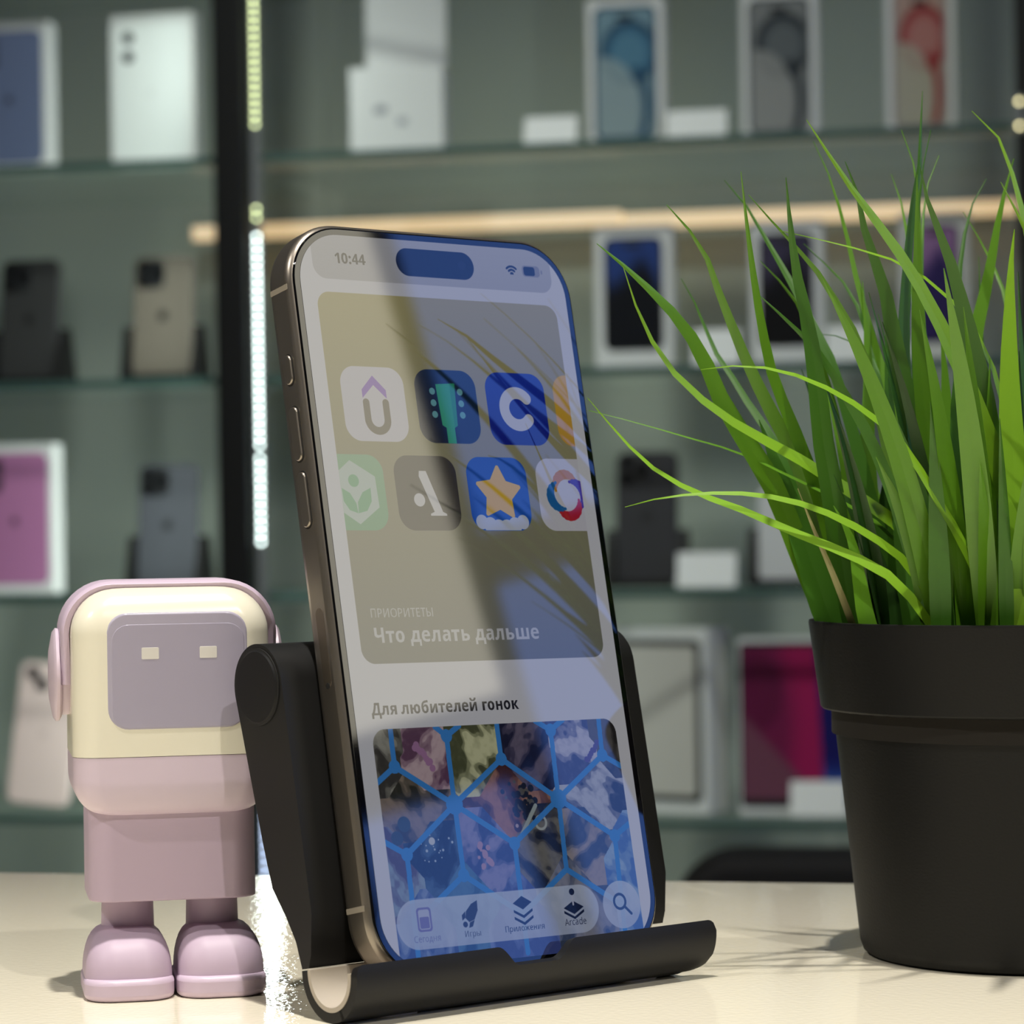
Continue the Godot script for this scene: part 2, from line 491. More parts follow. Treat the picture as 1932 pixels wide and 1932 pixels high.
# second card: pictures in lozenges between blue bars that meet in sixes
func draw_cubes() -> void:
	clip = Rect2(3.4, 99.0, 60.2, SH - 99.0)
	var n1 := FastNoiseLite.new(); n1.seed = 11; n1.frequency = 0.16; n1.fractal_octaves = 3
	var n2 := FastNoiseLite.new(); n2.seed = 29; n2.frequency = 0.42; n2.fractal_octaves = 2
	var cells := [  # centre x, y, dark, light, grain direction
		[5.4, 103.6, rgb(66, 64, 60), rgb(166, 164, 152), 0.3], [14.0, 104.6, rgb(104, 70, 96), rgb(210, 184, 190), -0.7], [27.0, 104.4, rgb(84, 88, 60), rgb(222, 222, 176), 0.5],
		[39.5, 104.4, rgb(28, 30, 60), rgb(116, 106, 128), -0.6], [52.6, 104.2, rgb(70, 74, 120), rgb(206, 206, 226), 0.7], [61.8, 102.6, rgb(44, 42, 42), rgb(100, 96, 92), 0.0],
		[11.0, 114.6, rgb(54, 54, 44), rgb(150, 134, 120), 0.8], [33.6, 114.4, rgb(76, 42, 34), rgb(172, 124, 98), 0.4], [57.0, 114.6, rgb(40, 42, 60), rgb(196, 200, 214), 0.9],
		[14.4, 123.6, rgb(20, 40, 66), rgb(74, 104, 140), -0.3], [27.2, 122.8, rgb(58, 76, 140), rgb(150, 150, 200), -0.7], [40.0, 123.2, rgb(28, 28, 26), rgb(128, 124, 112), 1.0],
		[52.6, 123.4, rgb(60, 72, 100), rgb(168, 156, 152), -0.8], [62.4, 127.0, rgb(80, 120, 190), rgb(160, 190, 224), 0.6], [4.4, 128.0, rgb(90, 74, 92), rgb(150, 170, 186), 0.1],
		[20.7, 133.8, rgb(36, 78, 124), rgb(86, 132, 176), 0.1], [33.7, 138.8, rgb(70, 84, 150), rgb(120, 140, 200), 0.2], [46.0, 134.0, rgb(66, 78, 104), rgb(150, 150, 160), 0.2], [10.0, 138.0, rgb(60, 80, 140), rgb(140, 160, 200), 0.2],
	]
	var s := span(clip)
	for iy in range(s.position.y, s.end.y):
		var y := (iy + 0.5) / K
		for ix in range(s.position.x, s.end.x):
			var x := (ix + 0.5) / K
			var dx := maxf(absf(x - 33.5) - 27.1, 0.0); var dy := maxf(102.0 - y, 0.0)
			if dx * dx + dy * dy > 9.0: continue
			var best := 1e9; var own: Array
			for c in cells:
				var d := absf(x - c[0]) + absf(y - c[1]) * 0.9
				if d < best: best = d; own = c
			var t: float = own[4]
			var u := x * cos(t) - y * sin(t); var w := x * sin(t) + y * cos(t)
			var f := n1.get_noise_2d(u * 0.8 + own[0] * 9.0, w * 0.5 + own[1] * 7.0) * 1.7
			var g := smoothstep(-0.22, -0.10, f) * 0.36 + smoothstep(0.08, 0.18, f) * 0.34 + clampf(0.4 + f, 0.0, 1.0) * 0.3
			g += n2.get_noise_2d(u * 1.4, w * 1.0 + own[0]) * 0.16
			var col: Color = (own[2] as Color).lerp(own[3], clampf(g, 0.0, 1.0))
			dot(ix, iy, col, 1.0)
	# a dark bush, white flecks and a pink shape among the pictures
	rng.seed = 5
	for i in 60: paint_disc(37.6 + rng.randfn(0, 1.9), 115.0 + rng.randfn(0, 1.7), rng.randf_range(0.3, 0.8), rgb(26, 26, 24) if i % 4 else rgb(96, 92, 78))
	paint_disc(35.4, 119.6, 1.0, rgb(64, 34, 44)); paint_disc(35.2, 119.3, 0.4, rgb(190, 170, 180))
	for i in 16: paint_disc(14.6 + rng.randfn(0, 2.2), 123.0 + rng.randfn(0, 2.4), rng.randf_range(0.12, 0.3), rgb(190, 206, 226))
	paint_disc(14.2, 121.0, 0.75, rgb(214, 220, 228))
	for i in 14: paint_disc(26.5 + rng.randfn(0, 0.8), 122.4 + i * 0.35, rng.randf_range(0.3, 0.8), rgb(190, 156, 186))
	for i in 10: paint_disc(13.0 + i * 0.4, 102.0 + i * 0.5 + rng.randfn(0, 0.4), 0.7, rgb(176, 128, 170))
	for i in 9: paint_disc(55.0 + i * 0.45, 107.6 - i * 0.5 + rng.randfn(0, 0.3), 0.6, rgb(96, 80, 150))
	paint_disc(8.2, 117.4, 1.5, rgb(58, 78, 86)); paint_disc(6.2, 120.0, 1.4, rgb(58, 76, 88))
	paint_ring(41.2, 119.0, 1.3, 0.5, rgb(190, 196, 190))
	paint_line(36.2, 121.0, 40.4, 115.6, 0.9, rgb(176, 188, 184))
	var edges := [20.7, 114.3, 20.9, 100.9, 20.7, 114.3, 33.5, 106.0, 20.7, 114.3, 34.0, 122.7, 20.7, 114.3, 20.7, 128.0, 20.7, 114.3, 8.0, 123.2, 20.7, 114.3, 7.7, 106.3,
		46.4, 114.6, 46.8, 100.8, 46.4, 114.6, 59.2, 106.4, 46.4, 114.6, 59.5, 122.8, 46.4, 114.6, 46.0, 128.6, 46.4, 114.6, 34.0, 122.7, 46.4, 114.6, 33.5, 106.0,
		20.9, 100.9, 18.4, 99.0, 20.9, 100.9, 24.2, 99.0, 33.5, 106.0, 33.5, 98.8, 34.0, 122.7, 33.7, 144.0, 7.7, 106.3, 7.8, 98.8, 7.7, 106.3, 3.0, 109.3, 8.0, 123.2, 7.6, 144.0, 8.0, 123.2, 3.0, 120.4,
		20.7, 128.0, 8.0, 136.2, 20.7, 128.0, 33.6, 136.4, 46.8, 100.8, 43.2, 98.8, 46.8, 100.8, 50.2, 98.8, 59.2, 106.4, 59.5, 98.8, 59.2, 106.4, 64.0, 109.0, 59.5, 122.8, 64.0, 120.4, 59.5, 122.8, 58.6, 144.0,
		46.0, 128.6, 33.6, 136.6, 46.0, 128.6, 58.8, 136.6]
	var blue := rgb(66, 146, 228)
	for i in range(0, edges.size(), 4):
		var mid := Vector2((edges[i] + edges[i + 2]) / 2.0, (edges[i + 1] + edges[i + 3]) / 2.0)
		if mid.y < 98.0: continue
		paint_edge(Vector2(edges[i], edges[i + 1]), Vector2(edges[i + 2], edges[i + 3]), blue)
	for h in [Vector2(20.7, 114.3), Vector2(46.4, 114.6)]: card_disc(h, 2.0, blue)
	for h in [Vector2(33.5, 106.0), Vector2(34.0, 122.7), Vector2(59.2, 106.4), Vector2(7.7, 106.3), Vector2(8.0, 123.2), Vector2(20.7, 128.0), Vector2(59.5, 122.8), Vector2(20.9, 100.9), Vector2(46.8, 100.8)]: card_disc(h, 1.35, blue)
	clip = Rect2(0, 0, SW, SH)

func inside_card(x: float, y: float) -> bool:
	var dx := maxf(absf(x - 33.5) - 27.1, 0.0); var dy := maxf(102.0 - y, 0.0)
	return y >= 99.0 and dx * dx + dy * dy <= 9.0

func card_disc(p: Vector2, r: float, c: Color) -> void:
	var s := span(Rect2(p.x - r, p.y - r, 2 * r, 2 * r))
	for iy in range(s.position.y, s.end.y):
		for ix in range(s.position.x, s.end.x):
			var x := Vector2((ix + 0.5) / K, (iy + 0.5) / K)
			if (x - p).length() < r and inside_card(x.x, x.y): dot(ix, iy, c, 1.0)

func paint_edge(p: Vector2, q: Vector2, c: Color) -> void:
	var w := 1.15
	var s := span(Rect2(minf(p.x, q.x) - w, minf(p.y, q.y) - w, absf(p.x - q.x) + 2 * w, absf(p.y - q.y) + 2 * w))
	var l2 := (q - p).length_squared()
	for iy in range(s.position.y, s.end.y):
		for ix in range(s.position.x, s.end.x):
			var x := Vector2((ix + 0.5) / K, (iy + 0.5) / K)
			var h := clampf((x - p).dot(q - p) / l2, 0, 1)
			if (x - p - (q - p) * h).length() < w / 2 and inside_card(x.x, x.y): dot(ix, iy, c, 1.0)


# ---------------------------------------------------------------- the whole scene
func _ready() -> void:
	rng.seed = 7
	view_and_light()
	materials()
	room()
	cabinets()
	counter()
	phone_stand()
	phone()
	robot()
	plant()
	shelf_goods()

func view_and_light() -> void:
	var cam := Camera3D.new()
	cam.name = "camera"
	cam.transform = Transform3D(Basis(Vector3.RIGHT, atan(9.0 / 5500.0)) * Basis(Vector3.BACK, deg_to_rad(-0.85)), Vector3(0, EYE, 0))
	cam.keep_aspect = Camera3D.KEEP_HEIGHT
	var lens := CameraAttributesPhysical.new()
	lens.frustum_focal_length = 68.3
	lens.exposure_aperture = 18.5
	lens.frustum_focus_distance = 0.575
	lens.frustum_near = 0.02
	cam.attributes = lens
	cam.fov = rad_to_deg(2.0 * atan(966.0 / 5500.0))
	cam.near = 0.02
	add_child(cam)
	cam.current = true
	var e := Environment.new()
	e.background_mode = Environment.BG_COLOR
	e.background_color = Color(0.40, 0.59, 1.0)      # the daylight sky outside the shop window
	e.background_energy_multiplier = SKY
	e.tonemap_mode = Environment.TONE_MAPPER_LINEAR
	e.tonemap_exposure = EXPOSURE
	e.sdfgi_enabled = true
	e.ssao_enabled = true
	e.ssil_enabled = true
	var w := WorldEnvironment.new()
	w.name = "surroundings"
	w.environment = e
	add_child(w)
	# ceiling spots: [place in the cabinets' frame in mm, aim in mm, energy, cone]
	var spots := [
		[Vector3(505, 1760, 2440), Vector3(490, -94, 2450), 4.2, 14.8],
		[Vector3(-100, 1760, 1100), Vector3(-420, -420, -100), 1.7, 27.0],
		[Vector3(700, 1760, 1100), Vector3(180, -420, -100), 1.5, 27.0],
		[Vector3(1500, 1760, 3600), Vector3(1000, -200, 3000), 2.0, 50.0],
		[Vector3(-700, 1760, 3400), Vector3(-200, -200, 2600), 2.0, 50.0],
	]
	for k in spots.size():
		ceiling_spot(spots[k][0], spots[k][1], spots[k][2], spots[k][3], k)

const SKY := 4.2
const EXPOSURE := 1.0

func ceiling_spot(at: Vector3, aim: Vector3, energy: float, cone: float, k: int) -> void:
	var where := CAB * (at * MM)
	var dir := (CAB * (aim * MM) - where).normalized()
	var names := ["aimed at the phone and the counter", "aimed at the left cabinet", "aimed at the right cabinet", "over the right end of the counter", "over the left end of the shop floor"]
	var basis_ := Basis.looking_at(dir, Vector3.FORWARD)
	var o := thing("ceiling_spotlight", "small black ceiling spotlight " + names[k], "lamp", Transform3D(basis_, where), "ceiling spotlights")
	var s := Shape.new()
	s.lathe(Transform3D(Basis(Vector3.RIGHT, PI / 2), Vector3(0, 0, 0.02)), [Vector2(0.0, 0.05), Vector2(0.03, 0.05), Vector2(0.034, 0.046), Vector2(0.034, -0.02), Vector2(0.031, -0.02), Vector2(0.03, 0.0), Vector2(0.0, 0.0)], 24)
	part(o, "housing", s, mat(24, 24, 25, 0.5))
	var stem := Shape.new()
	var up: Vector3 = basis_.inverse() * Vector3.UP
	var b := Basis(up.cross(Vector3.RIGHT).normalized().cross(up), up, up.cross(Vector3.RIGHT).normalized())
	stem.lathe(Transform3D(b, Vector3(0, 0, 0.05)), [Vector2(0, 0), Vector2(0.006, 0), Vector2(0.006, 0.12), Vector2(0.0, 0.12)], 10)
	part(o, "stem", stem, mat(24, 24, 25, 0.5))
	var lens := Shape.new()
	lens.lathe(Transform3D(Basis(Vector3.RIGHT, PI / 2), Vector3(0, 0, 0.008)), [Vector2(0, 0.002), Vector2(0.028, 0.002), Vector2(0.028, -0.002), Vector2(0, -0.002)], 24)
	part(o, "light_lens", lens, glow(Color(0.96, 1.0, 0.97) if k in [1, 2] else Color(1.0, 0.98, 0.945), 6.0))
	var l := SpotLight3D.new()
	l.name = "spot"
	l.light_color = Color(0.96, 1.0, 0.97) if k in [1, 2] else Color(1.0, 0.98, 0.945)
	l.light_energy = energy
	l.spot_angle = cone
	l.spot_angle_attenuation = 1.0
	l.spot_range = 9.0
	l.spot_attenuation = 2.0
	l.light_size = 0.09 if k in [1, 2] else 0.025
	l.shadow_enabled = true
	l.position = Vector3(0, 0, -0.002)
	o.add_child(l)

func area(where: Transform3D, size: Vector2, c: Color, energy: float, called: String, parent: Node) -> void:
	var l := AreaLight3D.new()
	l.name = called
	l.area_size = size
	l.light_color = c
	l.light_energy = energy
	l.area_range = 9.0
	l.area_attenuation = 2.0
	l.shadow_enabled = true
	parent.add_child(l)
	l.global_transform = where

func materials() -> void:
	M.wall = mat(196, 196, 190, 0.8)
	M.ceiling = mat(206, 204, 198, 0.85)
	M.floor = mat(120, 116, 108, 0.5)
	M.frame = mat(16, 16, 17, 0.45)
	M.panel = mat(170, 179, 167, 0.6)
	M.base_dark = mat(84, 90, 84, 0.6)
	M.glass = StandardMaterial3D.new()
	M.glass.transparency = BaseMaterial3D.TRANSPARENCY_ALPHA
	M.glass.albedo_color = Color(0.55, 0.68, 0.62, 0.10)
	M.glass.roughness = 0.02
	M.glass.metallic_specular = 0.16
	M.glass_edge = mat(62, 88, 82, 0.4)
	M.top = mat(239, 231, 209, 0.04)
	M.top.uv1_triplanar = true
	M.top.uv1_world_triplanar = true
	M.top.uv1_scale = Vector3(9, 9, 9)
	M.top.heightmap_enabled = true
	M.top.heightmap_scale = 0.003
	M.top.heightmap_texture = noise_texture(0.05, Color.BLACK, Color.WHITE, 1024)
	M.black = mat(16, 16, 16, 0.5)
	M.black.metallic_specular = 0.38
	M.black_cap = mat(14, 14, 15, 0.55)
	M.black_cap.metallic_specular = 0.35
	M.groove = mat(8, 8, 8, 0.7)
	M.rubber = mat(176, 166, 152, 0.75)
	M.titanium = mat(150, 142, 132, 0.33, 0.95)
	M.titanium_pale = mat(176, 166, 150, 0.4, 0.5)
	M.gloss = mat(5, 5, 7, 0.03)
	M.hole = mat(6, 6, 6, 0.8)
	M.mauve = mat(203, 184, 203, 0.42)
	M.mauve_deep = mat(188, 168, 187, 0.5)
	M.mauve_pink = mat(208, 191, 206, 0.35)
	M.cream = mat(230, 225, 206, 0.25)
	M.visor = mat(172, 166, 184, 0.18)
	M.eye = mat(216, 212, 206, 0.4)
	M.pot = mat(17, 17, 16, 0.55)
	M.pot.metallic_specular = 0.35
	M.pot.uv1_triplanar = true
	M.pot.uv1_scale = Vector3(20, 20, 20)
	M.pot.heightmap_enabled = true
	M.pot.heightmap_scale = 0.004
	M.pot.heightmap_texture = noise_texture(0.12, Color.BLACK, Color.WHITE, 512)
	M.soil = mat(24, 20, 14, 0.95)
	M.carton = mat(214, 214, 212, 0.5)
	M.tag = mat(222, 222, 220, 0.5)
	M.ink = mat(26, 28, 30, 0.4)
	M.lens = mat(8, 8, 10, 0.08)

func room() -> void:
	# the shop, laid out along the cabinets: x -2200..3000, z -430..4700, floor at 0, ceiling at 2.9 m
	var f := -EYE
	var s := Shape.new(); s.box(Vector3(0.4, f - 0.05, 2.135), Vector3(5.6, 0.1, 5.6), 0.002)
	structure("floor", s, M.floor, "grey shop floor behind the counter", CAB)
	s = Shape.new(); s.box(Vector3(0.4, 1.906 + 0.05, 2.135), Vector3(5.6, 0.1, 5.6), 0.002)
	structure("ceiling", s, M.ceiling, "pale shop ceiling", CAB)
	s = Shape.new(); s.box(Vector3(0.4, 0.456, -0.48), Vector3(5.6, 2.9, 0.1), 0.002)
	structure("wall_back", s, M.wall, "pale wall behind the display cabinets", CAB)
	s = Shape.new(); s.box(Vector3(0.4, 0.456, 4.75), Vector3(5.6, 2.9, 0.1), 0.002)
	structure("wall_front", s, M.wall, "pale wall facing the display cabinets", CAB)
	s = Shape.new(); s.box(Vector3(-2.25, 0.456, 2.135), Vector3(0.1, 2.9, 5.13), 0.002)
	structure("wall_left", s, M.wall, "pale wall at the left end of the shop", CAB)
	# right wall with the window opening z 1.55..2.215, y 0.2..1.5
	s = Shape.new()
	s.box(Vector3(3.05, 0.456, 0.56), Vector3(0.1, 2.9, 1.98), 0.002)
	s.box(Vector3(3.05, 0.456, 3.58), Vector3(0.1, 2.9, 2.24), 0.002)
	s.box(Vector3(3.05, (f + 0.2) / 2, 2.3375), Vector3(0.1, 0.2 - f, 0.245), 0.002)
	s.box(Vector3(3.05, (0.62 + 1.906) / 2, 2.3375), Vector3(0.1, 1.286, 0.245), 0.002)
	s.box(Vector3(3.05, (f + 0.2) / 2, 1.8825), Vector3(0.1, 0.2 - f, 0.665), 0.002)
	s.box(Vector3(3.05, (1.5 + 1.906) / 2, 1.8825), Vector3(0.1, 0.406, 0.665), 0.002)
	structure("wall_right", s, M.wall, "pale wall with the shop window", CAB)
	var w := Shape.new()
	for z in [1.565, 2.211]: w.box(Vector3(3.02, 0.85, z), Vector3(0.05, 1.3, 0.022))
	for y in [0.215, 1.485]: w.box(Vector3(3.02, y, 1.8825), Vector3(0.05, 0.03, 0.665))
	w.box(Vector3(3.02, 0.84, 1.8825), Vector3(0.05, 0.05, 0.64))
	var win := structure("window_1", w, M.frame, "tall shop window with a dark frame and the sky behind", CAB)
	var g := Shape.new(); g.box(Vector3(3.03, 0.85, 1.8825), Vector3(0.006, 1.26, 0.62), 0.0005)
	part(win, "pane", g, M.glass)
	w = Shape.new()
	for z in [2.236, 2.449]: w.box(Vector3(3.02, 0.41, z), Vector3(0.05, 0.42, 0.022))
	for y in [0.211, 0.609]: w.box(Vector3(3.02, y, 2.3425), Vector3(0.05, 0.022, 0.235))
	win = structure("window_2", w, M.frame, "small low shop window with a dark frame below the backlit sign", CAB)
	g = Shape.new(); g.box(Vector3(3.03, 0.41, 2.3425), Vector3(0.006, 0.40, 0.21), 0.0005)
	part(win, "pane", g, M.glass)
	# lit sign panel beside the window
	var o := thing("backlit_sign", "plain warm white backlit sign on the wall beside the shop window", "sign", CAB * Transform3D(Basis(), Vector3(2.996, 0.66, 2.463)))
	var b := Shape.new(); b.box(Vector3(-0.02, 0.42, 0), Vector3(0.036, 0.84, 0.48))
	part(o, "case", b, M.frame)
	b = Shape.new(); b.box(Vector3(-0.040, 0.42, 0), Vector3(0.006, 0.82, 0.47))
	part(o, "lit_panel", b, glow(Color(1.0, 0.97, 0.88), PANEL))
	area(CAB * Transform3D(Basis(Vector3.UP, PI / 2), Vector3(2.945, 1.08, 2.463)), Vector2(0.47, 0.82), Color(1.0, 0.97, 0.88), 0.28, "panel_light", o)

const PANEL := 2.6

# ---------------------------------------------------------------- display cabinets
const SHELVES := [363.0, 141.0, -77.0, -302.0]

func cabinets() -> void:
	cabinet("left open display cabinet with glass shelves, behind the robot figure", -1160.0, -300.0, [[-1176.0, 30.0]])
	cabinet("right wide display cabinet with glass shelves between two black posts", -263.0, 494.0, [[-282.0, 33.0], [510.0, 30.0]])
	led_strip(-256.5, 6, [[522, 395, 0], [312, 296, 0], [284, 72, 1], [62, -22, 1], [-296, -420, 2]], "dotted strip of white lights beside the thick black post")
	led_strip(499.0, 18, [[384, 384, 3], [361, 361, 3]], "two dim strip lights on the right post")
	# warm light bars along the back, under the top shelf
	for b in [[-426.0, 60.0, 321.0, "left warm wooden-toned light bar behind the shelves, ending above the phone"], [62.0, 490.0, 317.0, "right warm light bar behind the shelves, above the dark phone boxes"]]:
		var o := thing("light_bar", b[3], "light bar", at_shelf((b[0] + b[1]) / 2, b[2], -300), "warm light bars")
		var l: float = (b[1] - b[0]) * MM
		var s := Shape.new(); s.box(Vector3(0, 0, 0), Vector3(l, 0.016, 0.012), 0.002)
		part(o, "diffuser", s, glow(Color(1.0, 0.84, 0.58), 0.62))
		s = Shape.new(); s.box(Vector3(0, 0, -0.010), Vector3(l, 0.018, 0.008), 0.002)
		part(o, "rail", s, M.frame)
		area(at_shelf((b[0] + b[1]) / 2, b[2] - 12, -290) * Transform3D(Basis(Vector3.RIGHT, deg_to_rad(-60)), Vector3.ZERO), Vector2(l, 0.012), Color(1.0, 0.80, 0.52), 0.002, "bar_light", o)

func cabinet(label: String, x0: float, x1: float, posts: Array) -> void:
	var o := thing("display_cabinet", label, "cabinet", at_shelf((x0 + x1) / 2, -EYE * 1000.0, 0), "glass display cabinets")
	var w := (x1 - x0) * MM
	var s := Shape.new(); s.box(Vector3(0, 1.0, -0.345), Vector3(w + 0.0365, 1.9, 0.018), 0.001)
	part(o, "back_panel", s, M.panel)
	s = Shape.new(); s.box(Vector3(0, 0.28, -0.17), Vector3(w, 0.56, 0.33), 0.003)
	part(o, "base", s, M.base_dark if posts.size() > 1 else M.panel)
	s = Shape.new(); s.box(Vector3(0, 1.93, -0.17), Vector3(w, 0.04, 0.37), 0.003)
	part(o, "top", s, M.frame)
	for h in SHELVES + [585.0]:
		var y: float = (h + EYE * 1000.0) * MM
		s = Shape.new(); s.box(Vector3(0, y, -0.168), Vector3(w - 0.004, 0.008, 0.330), 0.0006)
		var shelf := part(o, "glass_shelf", s, M.glass)
		s = Shape.new(); s.box(Vector3(0, y, -0.0015), Vector3(w - 0.004, 0.0084, 0.0028), 0.0006)
		part(shelf, "edge", s, M.glass_edge)
	for q in posts:
		var dx: float = (q[0] - (x0 + x1) / 2) * MM
		s = Shape.new(); s.box(Vector3(dx, 0.95, -0.01), Vector3(q[1] * MM, 1.9, 0.05), 0.003)
		part(o, "post", s, M.frame, "black upright post")

func led_strip(x: float, t: float, runs: Array, label: String) -> void:
	var o := thing("light_strip", label, "light strip", at_shelf(x, 0, t), "dotted light strips")
	var hi: float = runs[0][0] + 6.0
	var lo: float = runs[-1][1] - 6.0
	var s := Shape.new(); s.box(Vector3(0, (hi + lo) / 2 * MM, -0.002), Vector3(0.009, (hi - lo) * MM, 0.002), 0.0004)
	part(o, "tape", s, mat(120, 122, 124, 0.5))
	var looks := [glow(Color(0.94, 1.0, 0.72), 6.0), glow(Color(0.92, 1.0, 0.98), 12.0), glow(Color(0.78, 0.86, 1.0), 7.0), glow(Color(1.0, 0.95, 0.70), 6.0)]
	var d := Shape.new(); d.plate(Transform3D(), 0.0030, 0.0030, 0.0012, 0.0006, 0.0003, 0.0001, 3)
	var led := d.mesh()
	for r in runs:
		var y: float = r[0]
		while y >= r[1] - 0.1:
			var q := part_mesh(o, "light_diode", led, looks[r[2]])
			q.position = Vector3(0, y * MM, 0)
			y -= 8.33
	if lo < 0.0:
		for k in 4:
			var y0: float = [472.0, 250.0, 32.0, -190.0][k]
			area(at_shelf(x, y0, t + 2) * Transform3D(Basis(Vector3.UP, deg_to_rad(-100)), Vector3(0.006, 0, 0)), Vector2(0.006, 0.14), Color(0.94, 1.0, 0.97), [0.014, 0.016, 0.022, 0.034][k], "strip_light", o)
			area(at_shelf(x, y0, t + 2) * Transform3D(Basis(Vector3.UP, deg_to_rad(100)), Vector3(-0.05, 0, 0)), Vector2(0.006, 0.14), Color(0.94, 1.0, 0.97), [0.024, 0.036, 0.052, 0.075][k], "strip_light", o)

func counter() -> void:
	var f := -EYE
	var y := TOP - EYE
	var o := thing("counter", "glossy white shop counter under the phone stand and robot", "counter", CAB * Transform3D(Basis(), Vector3(0.55, -EYE, 2.063)))
	var s := Shape.new(); s.box(Vector3(0, TOP - 0.015, 0.45), Vector3(2.6, 0.03, 0.9), 0.0012)
	part(o, "counter_top", s, M.top)
	s = Shape.new(); s.box(Vector3(0, (TOP - 0.03) / 2, 0.45), Vector3(2.5, TOP - 0.03, 0.8), 0.003)
	part(o, "body", s, M.wall)
	# dark seat back behind the counter
	o = thing("chair", "black chair with a rounded back behind the counter, below the tablet boxes", "chair", at_shelf(440, -EYE * 1000.0, 900))
	s = Shape.new(); s.plate(flat_at(0, 560, 0), 0.27, 0.43, 0.045, 0.045, 0.015, 0.015, 8)
	part(o, "backrest", s, mat(20, 20, 21, 0.7))
	s = Shape.new(); s.plate(Transform3D(Basis(Vector3.RIGHT, PI / 2), Vector3(0, 0.36, -0.2)), 0.40, 0.40, 0.06, 0.06, 0.02, 0.02, 8)
	part(o, "seat", s, mat(20, 20, 21, 0.7))
	for c in [[-1, -1], [1, -1], [-1, 1], [1, 1]]:
		s = Shape.new(); s.lathe(flat_at(c[0] * 160, 0, -200 + c[1] * 160), [Vector2(0, 0), Vector2(0.011, 0), Vector2(0.013, 0.335), Vector2(0, 0.335)], 12)
		part(o, "leg", s, M.frame)

# ---------------------------------------------------------------- folding phone stand; x along the tray, z to the front
func stand_frame() -> Transform3D:
	var r := Vector3(0.78662601, 0, -0.61742977)
	var n := Vector3(0.61742977, 0, 0.78662601)
	var o := Vector3(-24.686, 0, -545.512) + r * 35.0
	return Transform3D(Basis(r, Vector3.UP, n), Vector3(o.x * MM, TOP, o.z * MM))

func arc(c: Vector2, r: float, a0: float, a1: float, n: int) -> PackedVector2Array:
	var out := PackedVector2Array()
	for i in n + 1:
		var a := deg_to_rad(lerpf(a0, a1, float(i) / n))
		out.append(c + Vector2(cos(a), sin(a)) * r)
	return out

